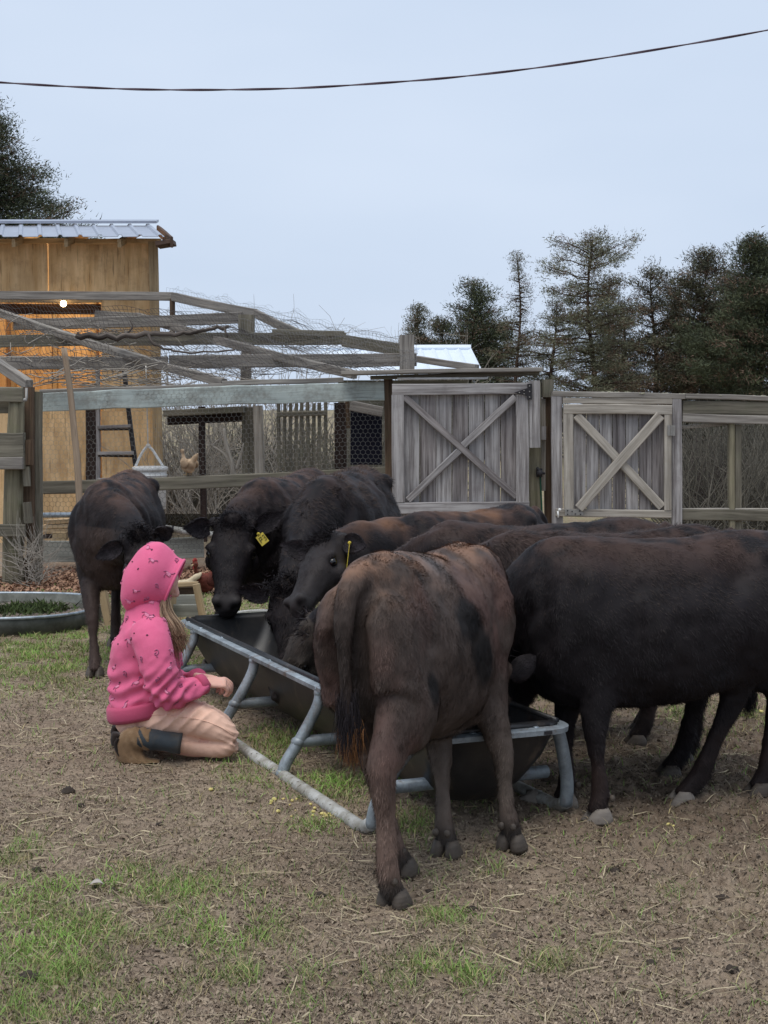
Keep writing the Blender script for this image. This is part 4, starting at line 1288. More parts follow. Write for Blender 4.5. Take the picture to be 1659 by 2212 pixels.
blades_mesh(P0, P1, P2, W, np.array(lin(38, 44, 26)) * (1 - tone) + np.array(lin(72, 88, 44)) * tone, 'water_weed', MAT['leaf'], tk)

# ================================================================== CRATE, JUG, LUMBER BY THE TROUGH
cr = thing('wooden_crate', 'open raw wood crate on the ground behind the far end of the trough', 'crate', (*gr(405, 1330)[:2], 0))
CD = 11.0
vpost('side_board', 'pale_lumber', cr, 423, 1262, 441, 1346, CD - .2, 15, .05)
vpost('side_board', 'pale_lumber', cr, 372, 1262, 366, 1350, CD - .1, 12, .3)
one('back_board', 'pale_lumber', cr, 372, 1264, CD + .2, 428, 1262, CD + .2, 10, .05)
one('back_board', 'brown_post', cr, 372, 1276, CD + .24, 426, 1276, CD + .24, 16, .03)
one('back_board', 'base_plank', cr, 372, 1296, CD + .16, 428, 1294, CD + .16, 22, .03)
one('front_board', 'base_plank', cr, 372, 1322, CD - .1, 436, 1321, CD - .1, 34, .03)
one('front_board', 'pale_lumber', cr, 368, 1340, CD - .14, 440, 1339, CD - .14, 12, .04)
mb = MB(); a_, b_ = P(218, 1268, 10.2), P(238, 1348, 10.2); mb.beam(a_, b_, .05, .09, up=(1, 0, 0)); o = mb.build('leaning_board', MAT['pale_lumber'], loc=b_); tag(o, 'short raw board leaning upright behind the kneeling person', 'board')
# pale tub beside the frontal cow
jd = 9.3
jg = thing('pale_basin', 'pale green plastic basin standing behind the far end of the trough', 'basin', (*P(566, 1340, jd)[:2], 0))
t = NT('pale_green_plastic', .6); t.col(t.mix(t.noise(t.obj(), 6, 4), lin(150, 152, 138), lin(178, 178, 164)))
b0 = P(562, 1345, jd)
mb = MB(); mb.tube([np.array([b0[0], b0[1], 0.0]), np.array([b0[0], b0[1], .22]), np.array([b0[0], b0[1], .25])], [.12, .15, .155], 20); mb.build('bowl', MAT['pale_green_plastic'], jg, True)
mb = MB(); q = [np.array([b0[0] + .16 * math.cos(a), b0[1] + .16 * math.sin(a), .25]) for a in np.linspace(0, 6.283, 25)]; mb.tube(q, .012, 6, False); mb.build('rim', MAT['white_plastic'], jg, True)

# ================================================================== HENS
def hen(name, base, hd, size, cbody, cdark, label, perch=False, comb=True):
    base = np.array(base, float)
    root = thing(name, label, 'hen', base)
    f = np.array([math.cos(hd), math.sin(hd), 0]); s = np.array([-f[1], f[0], 0]); u = np.array([0, 0, 1.0])
    S = size
    mb = MB()
    pts = [(-.16, .24), (-.12, .2), (-.02, .15), (.08, .15), (.13, .2), (.15, .27), (.155, .32), (.17, .345)]
    ra = [.02, .055, .1, .1, .075, .045, .035, .02]
    rings = []
    for (x, z), r_ in zip(pts, ra):
        c = base + (f * x + u * (z - .02)) * S
        rings.append(np.array([c + (s * math.cos(a) * r_ * .85 + (f * .35 + u) * math.sin(a) * r_) * S for a in np.linspace(0, 2 * math.pi, 16, False)]))
    mb.loft(rings)
    mb.ball(base + (f * .165 + u * .335) * S, .036 * S, 12, 8)
    mb.limb([base + (f * -.1 + u * .2) * S, base + (f * -.2 + u * .27) * S, base + (f * -.25 + u * .31) * S], [.05 * S, .04 * S, .012 * S], [.04 * S, .03 * S, .012 * S], s, 10, 3)
    V, F = remesh(mb, .008 * S * 1.5, 3)
    nn = fbm(V, 28, 3, 3)[:, None]
    cols = np.array(cbody) * nn * 1.6 + np.array(cdark) * (1 - nn)
    N = vnormals(V, F)
    V = V + N * (fbm(V, 45, 8, 2)[:, None] - .5) * .014 * S
    body = part('body', V, F, MAT['vcol'], root, True, cols=cols)
    for sg in (1, -1):
        mb = MB(); c = base + (f * -.02 + u * .155 + s * sg * .085) * S
        R = np.stack([f, s, u], 1); mb.ball(c, (.1 * S, .022 * S, .06 * S), 12, 8, R); V, F, _ = mb.arr()
        part('wing', V, F, MAT['vcol'], root, True, cols=np.array(cdark) * .6 + np.array(cbody) * .4 + 0 * V)
        mb = MB(); mb.ball(base + (f * .185 + u * .342 + s * sg * .03) * S, .006 * S, 8, 6); mb.build('eye', MAT['eye_black'], root, True)
        mb = MB(); x0 = base + (f * .0 + s * sg * .04) * S
        mb.tube([x0 + u * .1 * S, x0 + u * .03 * S, x0], .009 * S, 6)
        for a in (-.5, 0, .5): mb.tube([x0 + u * .006, x0 + u * .004 + (f * math.cos(a) + s * math.sin(a)) * .05 * S], .006 * S, 5)
        mb.build('leg', MAT['pale_lumber'], root, True)
    mb = MB(); mb.tube([base + (f * .19 + u * .333) * S, base + (f * .225 + u * .322) * S], [.011 * S, .002 * S], 8); mb.build('beak', MAT['pale_lumber'], root, True)
    if comb:
        mb = MB()
        for k in range(4): mb.ball(base + (f * (.145 + k * .014) + u * (.372 + (.01 if k in (1, 2) else 0))) * S, (.012 * S, .005 * S, .018 * S), 8, 6)
        mb.ball(base + (f * .19 + u * .3) * S, (.008 * S, .008 * S, .02 * S), 8, 6)
        mb.build('comb', MAT['comb_red'], root, True)
    return root
t = NT('comb_red', .5); t.col(lin(150, 58, 52))
hb_ = P(408, 1027, 14.0)
hen('hen', hb_, math.radians(128), .66, lin(172, 150, 124), lin(120, 100, 82), 'buff hen perched on the pen rail beside the white bucket', comb=False)
wp = gr(395, 1292)
hen('hen', (wp[0], wp[1], 0), math.radians(200), .62, lin(186, 172, 146), lin(140, 124, 100), 'cream hen on the ground by the raw wood crate', comb=False)
rp = gr(445, 1287)
hen('hen', (rp[0], rp[1], 0), math.radians(235), .78, lin(96, 50, 40), lin(58, 32, 28), 'russet hen with a red comb, half hidden behind the frontal cow')

# ================================================================== TREES
def tris_mesh(C, D, L, Wd, cols, name, mat, parent, rs):
    """needle sprays: triangles from C along D"""
    n = len(C)
    R = rs.normal(0, 1, (n, 3)); S = np.cross(D, R); S /= np.linalg.norm(S, axis=1)[:, None] + 1e-9
    tip = C + D * L[:, None]
    V = np.stack([C - S * Wd[:, None] * .5, C + S * Wd[:, None] * .5, tip], 1).reshape(-1, 3)
    F = np.arange(3 * n).reshape(n, 3)
    return part(name, V, F, mat, parent, False, cols=np.repeat(cols, 3, 0))

def conifer(X, Ytop, d, halfpx, label, seed, z0=.12, profile='cone', nb=90, up=.15, dens=1.0, spray=.16, ca=(52, 58, 44), cb=(92, 96, 74), trunk=.11, lean=0.0, clump=10, gaps=.12, leafk=.62, browning=.15, group='trees beyond the pens'):
    rs = np.random.RandomState(seed)
    base = P(X, 900, d); base[2] = -.1
    top = P(X + lean, Ytop, d)
    H = top[2]
    R = halfpx * d / FPX
    root = thing('conifer_tree', label, 'tree', base, group)
    halfpx *= 1.0
    ax = lambda q: base * (1 - q) + top * q + np.array([math.sin(q * 7 + seed) * .06 * R, math.cos(q * 5 + seed) * .06 * R, 0])
    mb = MB()
    mb.tube([ax(q) for q in np.linspace(0, 1, 14)], np.linspace(trunk, .012, 14), 8)
    mb.build('trunk', MAT['bark'], root, True)
    lb = MB()
    C, D, L, W, T = [], [], [], [], []
    for k in range(nb):
        q = z0 + (1 - z0) * (k + rs.rand()) / nb
        if profile == 'cone': rr = R * (1 - q) ** .75 * 1.15
        elif profile == 'column': rr = R * min(1, (1 - q) * 3.2) ** .8 * (.75 + .25 * math.sin(q * 9 + seed))
        elif profile == 'pine': rr = R * (.85 if q > .55 else .7) * min(1, (1.04 - q) * 5) ** .6 * (.55 + .45 * abs(math.sin(q * 11 + 1.3)))
        elif profile == 'spire': rr = R * (1 - q) ** 1.1 * 1.2 * (.6 + .5 * abs(math.sin(q * 13)))
        rr *= rs.uniform(.4, 1.25)
        if rs.rand() < gaps: continue
        a = rs.rand() * 2 * math.pi
        dr = np.array([math.cos(a), math.sin(a), up + rs.normal(0, .15) + .35 * (q > .85)])
        p0 = ax(q)
        npt = 6
        pts = [p0]
        for s_ in range(1, npt):
            dr2 = dr + np.array([rs.normal(0, .14), rs.normal(0, .14), rs.normal(0, .12) + (.1 * s_ / npt)])
            pts.append(pts[-1] + dr2 / np.linalg.norm(dr2) * rr / (npt - 1))
        lb.tube(pts, np.linspace(.02 + .012 * (1 - q), .005, npt), 4, False)
        m = max(3, int(clump * dens * (rr / max(R, .1)) * 1.3) + 2)
        tq = rs.uniform(.22 if profile != 'pine' else .4, 1.03, m)
        for u_ in tq:
            i = min(int(u_ * (npt - 1)), npt - 2); f = u_ * (npt - 1) - i
            c = pts[i] * (1 - f) + pts[i + 1] * f
            cl = rs.normal(0, spray * .55, 3) * np.array([1, 1, .6])
            bd = pts[i + 1] - pts[i]; bd = bd / np.linalg.norm(bd)
            nl = int(20 * dens * (.62 / leafk) * 1.55)
            cc_ = c + cl + rs.normal(0, spray * .5, (nl, 3)) * np.array([1, 1, .5])
            dd = bd * .8 + rs.normal(0, .7, (nl, 3)) + np.array([0, 0, .15])
            dd /= np.linalg.norm(dd, axis=1)[:, None]
            C.append(cc_); D.append(dd)
            L.append(rs.uniform(.4, 1.1, nl) * spray * .85 * leafk); W.append(rs.uniform(.11, .24, nl) * spray * .8 * leafk)
            tn = np.clip(rs.normal(.45, .2) + rs.normal(0, .16, nl), 0, 1)
            T.append(np.stack([tn, np.full(nl, rs.rand() < browning)], 1))
    # fine top shoots
    lb.build('limb', MAT['bark'], root, True)
    C, D, L, W, T = map(np.concatenate, (C, D, L, W, T))
    cols = np.array(lin(*ca)) * (1 - T[:, :1]) + np.array(lin(*cb)) * T[:, :1]
    cols = np.where(T[:, 1:] > .5, np.array(lin(104, 86, 72)) * (.6 + .8 * T[:, :1]), cols)
    tris_mesh(C, D, L, W, cols, 'crown', MAT['leaf'], root, rs)
    return root

DG = dict(ca=(52, 58, 46), cb=(92, 98, 72))
MG = dict(ca=(64, 66, 54), cb=(108, 108, 86))
conifer(-35, 218, 27, 235, 'big dark conifer rising behind the plywood shed roof at far left', 3, .25, 'column', 170, .22, 1.3, .3, clump=17, trunk=.2, gaps=.08, leafk=.4, **DG)
conifer(905, 664, 46, 58, 'smallest bushy conifer, just right of the pointed pen post', 5, .05, 'cone', 80, .4, 1.2, .22, clump=13, **MG)
conifer(958, 690, 47, 95, 'low rounded conifer behind the white shed roof', 6, .02, 'column', 90, .3, 1.2, .24, clump=14, **MG)
conifer(1034, 612, 46, 140, 'bushy cedar with a leaning pale tip behind the left gate', 8, .02, 'cone', 130, .3, 1.1, .28, lean=-18, clump=14, gaps=.15, **DG)
conifer(1118, 548, 44, 115, 'thin ragged spire of a conifer with sparse upper branches', 9, .05, 'spire', 110, .05, .85, .18, trunk=.07, clump=10, ca=(76, 76, 62), cb=(122, 120, 98), browning=.3)
conifer(1278, 526, 42, 158, 'tall open pine with a bare trunk and flat ragged crown', 12, .28, 'pine', 125, .06, .95, .22, trunk=.11, clump=14, gaps=.12, ca=(80, 82, 66), cb=(130, 130, 106), browning=.25)
conifer(1196, 650, 47, 120, 'pale thin conifer standing between the spire and the open pine', 14, .02, 'column', 110, .1, .85, .22, clump=13, ca=(78, 80, 66), cb=(126, 126, 106))
conifer(1345, 655, 47, 95, 'half height conifer right of the open pine trunk', 15, .02, 'column', 110, .1, 1.0, .22, clump=14, **MG)
conifer(1412, 580, 44, 138, 'brown tipped cedar between the open pine and the right hand cedars', 17, .02, 'column', 120, .3, 1.0, .25, clump=12, gaps=.2, browning=.35, ca=(62, 62, 52), cb=(106, 104, 84))
conifer(1525, 545, 43, 150, 'tall twin tipped cedar with reddish brown shoots on top', 19, .02, 'column', 150, .35, 1.1, .26, clump=13, gaps=.18, browning=.3, ca=(58, 60, 50), cb=(100, 100, 78))
conifer(1640, 520, 40, 165, 'tallest dense dark cedar at the right edge of the tree line', 23, .02, 'column', 190, .3, 1.3, .27, clump=15, gaps=.12, trunk=.14, **DG)
conifer(1750, 540, 44, 120, 'dark cedar partly cut off at the right edge of the tree line', 29, .03, 'column', 130, .3, 1.2, .26, clump=14, **DG)
conifer(1462, 640, 48, 100, 'middle height conifer filling the gap between two tall cedars', 41, .02, 'column', 100, .2, 1.0, .26, clump=14, **MG)
conifer(1318, 600, 48, 85, 'slim grey green conifer just right of the open pine', 43, .02, 'column', 100, .2, .9, .24, clump=13, ca=(74, 76, 64), cb=(118, 118, 100))
conifer(1575, 585, 47, 110, 'broad cedar between the twin tipped and the tallest cedar', 47, .02, 'column', 120, .3, 1.1, .26, clump=15, **MG)
conifer(1075, 705, 50, 95, 'low dark conifer between the bushy cedar and the thin spire', 37, .02, 'column', 90, .3, 1.1, .25, clump=14, **DG)
# far low scrub that closes the gaps under the crowns, bare brush behind the pen
def bush(name, X0, X1, Yt, Yb, d, n, label, seed, mat='twig', rad=.006, group=None, L=.9, cat='bush'):
    mb = MB(); r = random.Random(seed)
    for k in range(n):
        X = r.uniform(X0, X1); p = P(X, Yb, d + r.uniform(-.6, .6)); p[2] = max(p[2], 0)
        Ht = (P(X, Yt, d)[2] - p[2]) * r.uniform(.4, 1.0)
        a = r.gauss(math.pi / 2, .45); pts = [p]
        for s_ in range(5):
            a += r.uniform(-.35, .35); pts.append(pts[-1] + np.array([math.cos(a), r.uniform(-.3, .3), abs(math.sin(a))]) * Ht / 5)
        q = spline(pts, 11); mb.tube(q, np.linspace(rad, rad * .3, 11), 4, False)
        for j in range(3):
            i = r.randint(3, 9); b = r.uniform(.2, 2.9); q2 = [q[i]]
            for s_ in range(3):
                b += r.uniform(-.4, .4); q2.append(q2[-1] + np.array([math.cos(b), r.uniform(-.3, .3), abs(math.sin(b)) * .9]) * Ht * .09)
            mb.tube(q2, np.linspace(rad * .5, rad * .2, 4), 4, False)
    o = mb.build(name, MAT[mat], None, True, loc=P((X0 + X1) / 2, Yb, d)); return tag(o, label, cat, group)
bush('bare_bush', 355, 470, 840, 1110, 17.5, 90, 'grey leafless bush behind the pen wire, left of the dark post', 3)
bush('bare_bush', 460, 620, 830, 1110, 18.5, 80, 'grey leafless bush behind the pen wire, between dark post and slat panel', 4)
bush('bare_bush', 372, 640, 655, 1060, 23, 150, 'tall fine bare thicket showing through the pen roof against the sky', 5, rad=.008)
def thicket(X0=330, X1=900, n=1500, dl=18.5, dh=22, label='dense dim brushwood filling the ground behind the chicken pen', seed=77, tall=1.45):
    mb = MB(); r = random.Random(seed)
    for k in range(n):
        X = r.uniform(X0, X1); d = r.uniform(dl, dh); p = P(X, 900, d); p[2] = 0
        Ht = r.uniform(.5, 1.0) * (tall if X > 420 else 1.2); a = r.gauss(1.57, .5); pts = [p]
        for s_ in range(4):
            a += r.uniform(-.4, .4); pts.append(pts[-1] + np.array([math.cos(a), r.uniform(-.3, .3), abs(math.sin(a))]) * Ht / 4)
        mb.tube(spline(pts, 7), np.linspace(.011, .004, 7), 3, False)
    o = mb.build('brushwood', MAT['brush'], None, True, loc=P((X0 + X1) / 2, 1100, 20)); tag(o, label, 'brushwood', kind='stuff')
wood_mat('brush', lin(118, 114, 104), lin(72, 70, 62))
thicket()
thicket(1440, 1760, 1300, 17.5, 24, 'dense dim brushwood filling the ground behind the right wire fence', 78, 1.7)
bush('bare_bush', 1480, 1575, 930, 1140, 19, 110, 'dark leafless brush seen through the netting left of the fence post', 6, 'stick_bark', .008)
bush('bare_bush', 1600, 1720, 930, 1140, 21, 60, 'open leafless brush right of the fence post at the right edge', 7, 'stick_bark', .007)
bush('bare_bush', 850, 1000, 690, 890, 40, 60, 'wispy bare saplings rising behind the low conifers', 8, 'twig', .009)
wt = thing('bleached_branch', 'forked bleached bare branch standing inside the pen behind the wire', 'branch', P(480, 1060, 15.2))
mb = MB()
mb.tube(spline([P(507, 1050, 15.2), P(500, 1000, 15.2), P(488, 960, 15.2), P(484, 925, 15.2)], 14), np.linspace(.03, .014, 14), 8)
mb.tube(spline([P(504, 1010, 15.2), P(488, 985, 15.2), P(470, 970, 15.2), P(460, 962, 15.2), P(480, 945, 15.2), P(506, 926, 15.2)], 20), np.linspace(.02, .006, 20), 6)
mb.tube(spline([P(510, 1015, 15.2), P(520, 985, 15.2), P(526, 958, 15.2)], 10), np.linspace(.02, .008, 10), 6)
mb.build('limb', MAT['twig'], wt, True)
# ================================================================== CATTLE
BLACK = np.array(lin(29, 26, 28)); BROWN = np.array(lin(86, 64, 54)); GREY = np.array(lin(92, 84, 78)); RUST = np.array(lin(164, 116, 76))

def ear_geo(base, d, side_n, L, Wd, cup=.35):
    """leaf-shaped cupped ear: base point, direction d, opening normal side_n"""
    d = d / np.linalg.norm(d)
    nrm = side_n - d * np.dot(side_n, d); nrm /= np.linalg.norm(nrm)
    w = np.cross(d, nrm)
    nu, nv = 12, 9
    V, F = [], []
    for lay, off in ((0, .004), (1, -.004)):
        for i in range(nu):
            u = i / (nu - 1)
            wid = Wd * .5 * (math.sin(math.pi * min(.97, .12 + u * .86)) ** .7) * (1.12 - .35 * u)
            for j in range(nv):
                v = j / (nv - 1) * 2 - 1
                bend = -cup * (1 - v * v) * wid * 1.2 * (1 - .5 * u)
                V.append(base + d * L * u + w * v * wid + nrm * (bend + off))
    n = nu * nv
    for i in range(nu - 1):
        for j in range(nv - 1):
            a = i * nv + j
            F.append((a, a + nv, a + nv + 1, a + 1)); F.append((n + a, n + a + 1, n + a + nv + 1, n + a + nv))
    for i in range(nu - 1):
        for j in (0, nv - 1):
            a, b = i * nv + j, (i + 1) * nv + j
            F.append((a, b, n + b, n + a) if j == nv - 1 else (a, n + a, n + b, b))
    for j in range(nv - 1):
        for i in (0, nu - 1):
            a, b = i * nv + j, i * nv + j + 1
            F.append((a, b, n + b, n + a) if i == 0 else (a, n + a, n + b, b))
    return np.array(V), F

def fur_arrays(V, Fq, cols, comb, n, L, Wd, seed, lift=.35, wild=.3, mask=None):
    rs = np.random.RandomState(seed)
    a, b, c, d = (V[Fq[:, k]] for k in range(4))
    ar = np.linalg.norm(np.cross(c - a, d - b), axis=1)
    if mask is not None: ar = ar * mask[Fq].mean(1)
    fi = rs.choice(len(Fq), n, p=ar / ar.sum())
    u, v = rs.rand(n, 1), rs.rand(n, 1)
    P_ = (a[fi] * (1 - u) + b[fi] * u) * (1 - v) + (d[fi] * (1 - u) + c[fi] * u) * v
    N = np.cross((c - a)[fi], (d - b)[fi]); N /= np.linalg.norm(N, axis=1)[:, None] + 1e-9
    q = Fq[fi]
    col = (cols[q[:, 0]] + cols[q[:, 2]]) / 2
    cb = (comb[q[:, 0]] + comb[q[:, 2]]) / 2
    cb = cb - N * (cb * N).sum(1)[:, None]
    cb /= np.linalg.norm(cb, axis=1)[:, None] + 1e-6
    # tufts: neighbouring hairs share a lay
    tuft = np.stack([vnoise(P_, 16, 5 + k) - .5 for k in range(3)], 1) * 2 * wild
    dr = cb + N * (lift + .1) + tuft + rs.normal(0, .16, (n, 3))
    dr /= np.linalg.norm(dr, axis=1)[:, None]
    S = np.cross(dr, N); S /= np.linalg.norm(S, axis=1)[:, None] + 1e-9
    l = (L * rs.uniform(.6, 1.25, n))[:, None]
    w = (Wd * rs.uniform(.6, 1.2, n))[:, None]
    P0 = P_ - N * .003
    VV = np.stack([P0 - S * w, P0 + S * w, P0 + dr * l + np.array([0, 0, -.12]) * l], 1).reshape(-1, 3)
    col = col * rs.uniform(.5, 1.5, (n, 1)) * (.55 + .95 * vnoise(P_, 42, 15))[:, None]
    rim_lit = (np.clip(N[:, 2:] * 1.5 - .2, 0, 1) * (rs.rand(n, 1) < .4))  # light caught by upward-facing hairs, painted into the fur colour
    col = col * (1 - rim_lit * .4) + np.array(lin(104, 88, 78)) * rim_lit * .4
    return VV, np.repeat(col, 3, 0)

def cow(label, T, SH, hz=1.05, W=1.0, feet={}, poll=None, muz=None, face=None, coat=None, ears=((1, None), (1, None)), nfur=30000, furL=.02, furW=.0016, voxel=.013, seed=1, tail=None, relief=1.0, hooks=True, hindfwd=0.0, lock=1.0, tagoff=(0, 0, 0),
        taglr=None, wild=.3, tuft_rust=False, depth=1.0, hornlike=False, eyes=(1, 1), topbump=None):
    T, SH = np.array(T, float), np.array(SH, float)
    e1 = SH - T; LL = np.linalg.norm(e1); e1 = e1 / LL
    e2 = np.array([-e1[1], e1[0]])                      # left
    E1, E2, E3 = np.array([*e1, 0]), np.array([*e2, 0]), np.array([0, 0, 1.0])
    kz, ks = hz / 1.06, LL / .96
    ctr = np.array([*(T + e1 * LL * .5), 0.0])
    def loc(s, l, z): return np.array([*(T + e1 * s * ks + e2 * l * W), z * kz])
    root = thing('cow', label, 'cow', ctr, 'cattle crowding round the feed trough')
    mb = MB()
    # trunk
    S_ = [-.01, .03, .09, .18, .3, .45, .6, .75, .86, .95, 1.02]
    TOP = [.93, .99, 1.035, 1.06, 1.045, 1.03, 1.022, 1.03, 1.045, 1.02, .93]
    BOT = [.74, .63, .56, .51, .48, .44 , .425, .425, .43, .46, .56]
    HWD = [.05, .12, .175, .215, .235, .25, .255, .225, .2, .175, .11]
    ss = np.linspace(-.01, 1.02, 30)
    rings = []
    an = np.arange(28) * 2 * math.pi / 28
    for s in ss:
        tp_, bt, hw = np.interp(s, S_, TOP), np.interp(s, S_, BOT), np.interp(s, S_, HWD)
        bt = tp_ - (tp_ - bt) * depth
        c = bt + (tp_ - bt) * .46
        r = []
        for a in an:
            ca, sa = math.cos(a), math.sin(a)
            x = hw * math.copysign(abs(ca) ** .86, ca) * (1 - .22 * max(0, sa) ** 2)
            h = (tp_ - c) if sa > 0 else (c - bt)
            z = c + h * math.copysign(abs(sa) ** .9, sa)
            r.append(loc(s, x, z))
        rings.append(np.array(r))
    mb.loft(rings)
    # hook bones, spine ridge, shoulder
    for sg in (1, -1):
        if hooks: mb.ball(loc(.2, sg * .125, .965), (.06, .05, .045), 12, 8)
        if hooks: mb.ball(loc(.06, sg * .075, .88), (.06, .06, .07), 12, 8)
        mb.ball(loc(.84, sg * .115, .76), (.12, .09, .2), 12, 8)
    mb.tube([loc(s, 0, np.interp(s, S_, TOP) - .022) for s in np.linspace(.03, .95, 16)], .028, 8)
    # legs
    foot = {}
    for nm, s0, l0 in (('RH', .1, -.11), ('LH', .14, .11), ('RF', .76, -.11), ('LF', .8, .11)):
        F_ = np.array(feet[nm], float) if nm in feet else (T + e1 * s0 * ks + e2 * l0 * W)
        F_ = np.array([*F_, 0.0])
        foot[nm] = F_
        sg = 1 if nm[0] == 'L' else -1
        k3 = lambda s: np.array([*s, 0.0])
        if nm[1] == 'H':
            hip = loc(.2 + hindfwd * .6, sg * .11, .86); st = loc(.29 + hindfwd, sg * .135, .61)
            hipg = np.array([hip[0], hip[1], 0])
            hk = F_ * .68 + hipg * .32; hk = hk - E1 * .085 * ks; hk[2] = .42 * kz
            stg = np.array([st[0], st[1], st[2]])
            stg[:2] = stg[:2] * .8 + F_[:2] * .2
            gk = stg * .5 + hk * .5 - E1 * .0
            ft = F_ + (hk - F_) * np.array([.22, .22, 0]) - E1 * .012; ft[2] = .105
            cn = hk * .5 + ft * .5
            pts = [hip - E2 * sg * .05 + E3 * .09, hip, stg, gk, hk, cn, ft, F_ + E1 * .02 + E3 * .03]
            ra = [.07, .18, .175, .104, .056, .034, .04, .038]
            rb = [.03, .075, .086, .06, .04, .029, .036, .038]
        else:
            sh = loc(.84, sg * .12, .78); el = loc(.8, sg * .125, .54)
            el[:2] = el[:2] * .85 + F_[:2] * .15
            kn = F_ * .58 + np.array([el[0], el[1], 0]) * .42 + E1 * .02; kn[2] = .32 * kz
            ft = F_ + (kn - F_) * np.array([.2, .2, 0]); ft[2] = .1
            pts = [sh - E2 * sg * .04 + E3 * .12, sh, el, el * .5 + kn * .5, kn, kn * .5 + ft * .5, ft, F_ + E1 * .025 + E3 * .03]
            ra = [.05, .15, .1, .066, .043, .027, .036, .037]
            rb = [.03, .075, .07, .054, .041, .025, .033, .037]
        mb.limb(pts, ra, rb, E2, 16, 5)
    # neck
    poll, muz = np.array(poll, float), np.array(muz, float)
    hax = muz - poll; HL = np.linalg.norm(hax); hax /= HL
    hs = HL / .42
    nb = loc(.9, 0, .78)
    nf = poll - nb; nf[2] = 0; nf /= np.linalg.norm(nf) + 1e-9
    hint = np.array(face, float) if face is not None else (E3 * .7 + nf)
    fn = hint - hax * np.dot(hint, hax); fn /= np.linalg.norm(fn)
    hsd = np.cross(fn, hax)                             # cow's left/right axis of the head
    if np.dot(hsd, E2) < 0: pass
    nk = poll + hax * .05 - fn * .085 * hs
    mid = nb * .45 + nk * .55 + E3 * .03
    pts = [loc(.78, 0, .76), nb, mid, nk]
    nside = E2 * .5 + hsd * (.5 if np.dot(hsd, E2) > 0 else -.5)
    mb.limb(pts, [.27 * kz, .25 * kz, .165 * kz, .115 * hs], [.17, .155, .115, .09 * hs], nside, 18, 6)
    # head
    HS = [-.04, .02, .12, .26, .4, .55, .7, .82, .92, 1.0, 1.04]
    HWID = [.05, .078, .092, .102, .1, .082, .066, .062, .066, .056, .03]
    HTOP = [-.02, .008, .016, .02, .02, .012, .006, .004, .006, -.004, -.02]
    HBOT = [-.1, -.15, -.172, -.18, -.172, -.15, -.125, -.112, -.108, -.096, -.07]
    rings = []
    for s in np.linspace(-.04, 1.04, 26):
        w, tpz, btz = (np.interp(s, HS, q) * hs for q in (HWID, HTOP, HBOT))
        c = (tpz + btz) / 2
        r = []
        for a in an:
            ca, sa = math.cos(a), math.sin(a)
            x = w * math.copysign(abs(ca) ** .8, ca) * (1 - .38 * max(0, -sa) ** 1.5)
            z = c + (tpz - c) * math.copysign(abs(sa) ** .8, sa)
            r.append(poll + hax * HL * s + hsd * x + fn * z)
        rings.append(np.array(r))
    mb.loft(rings)
    for sg in (1, -1):
        mb.ball(poll + hax * HL * .33 + hsd * sg * .092 * hs - fn * .02 * hs, np.array([.026, .026, .024]) * hs, 10, 7)   # brow
        mb.ball(poll + hax * HL * .38 + hsd * sg * .075 * hs - fn * .11 * hs, np.array([.05, .05, .05]) * hs, 10, 7)  # cheek
        mb.ball(poll + hax * HL * .93 + hsd * sg * .04 * hs - fn * .012 * hs, np.array([.03, .03, .024]) * hs, 10, 7)    # nostril wing
        mb.ball(poll + hax * HL * .0 + hsd * sg * .085 * hs - fn * .045 * hs, np.array([.028, .028, .028]) * hs, 10, 7)  # ear root
    mb.ball(poll + hax * .005 - fn * .02, np.array([.055, .055, .045]) * hs, 12, 8)
    mb.ball(poll + hax * HL * .98 - fn * .085 * hs, np.array([.045, .045, .03]) * hs, 12, 8)             # lower lip / chin
    # tail
    if tail is None: tail = [(-.02, 0, .96), (-.055, 0, .86), (-.06, 0, .66), (-.055, 0, .46), (-.05, 0, .32)]
    tl = [loc(*p) for p in tail]
    tl = [loc(.05, 0, tail[0][2] + .045)] + tl
    mb.tube(spline(tl, 30), np.interp(np.linspace(0, 1, 30), [0, .2, .7, 1], [.045, .034, .021, .016]), 10)
    V, Fq = remesh(mb, voxel, 9)
    N = vnormals(V, Fq)
    # local coordinates
    rel = V - np.array([*T, 0])
    ls = rel @ E1 / ks; ll = rel @ E2 / W; lz = V[:, 2] / kz
    dh = V - poll
    ht = dh @ hax / HL; hx = dh @ hsd / hs; hf = dh @ fn / hs
    inhead = (np.abs(hx) < .16) & (ht > -.1) & (ht < 1.2) & (hf > -.24) & (hf < .08)
    # muscle / rib relief
    trunk = (lz > .42) & (~inhead)
    V = V + N * ((fbm(V, 7, seed, 2) - .5) * .03 * trunk)[:, None]
    V = V + N * ((fbm(V, 26, seed + 3, 2) - .5) * .008)[:, None]
    al = np.abs(ll); tr_ = (al > .07) & (~inhead) & (lz > .4)
    G = lambda s0, z0, rs_, rz_: np.exp(-((ls - s0) / rs_) ** 2 - ((lz - z0) / rz_) ** 2)
    rel_ = -.026 * G(.34, .9, .07, .06) + .014 * G(.2, .97, .045, .04) - .016 * G(.7 + .1 * 0, .7, .028, .2) + .012 * G(.8, .74, .06, .12) - .012 * G(.31, .66, .03, .12) + .012 * G(.2, .74, .08, .1) - .014 * G(.12, .96, .05, .04) + .012 * G(.05, .9, .03, .04)
    rel_ = rel_ + .003 * np.sin(ls * 105 + 4 * (lz - .7)) * np.exp(-((ls - .55) / .12) ** 2 - ((lz - .72) / .14) ** 2)
    rel_ = rel_ - .008 * np.exp(-((al - .085) / .016) ** 2) * np.clip((.12 - ls) / .06, 0, 1) * np.clip((.88 - lz) / .1, 0, 1) * np.clip((lz - .5) / .1, 0, 1)
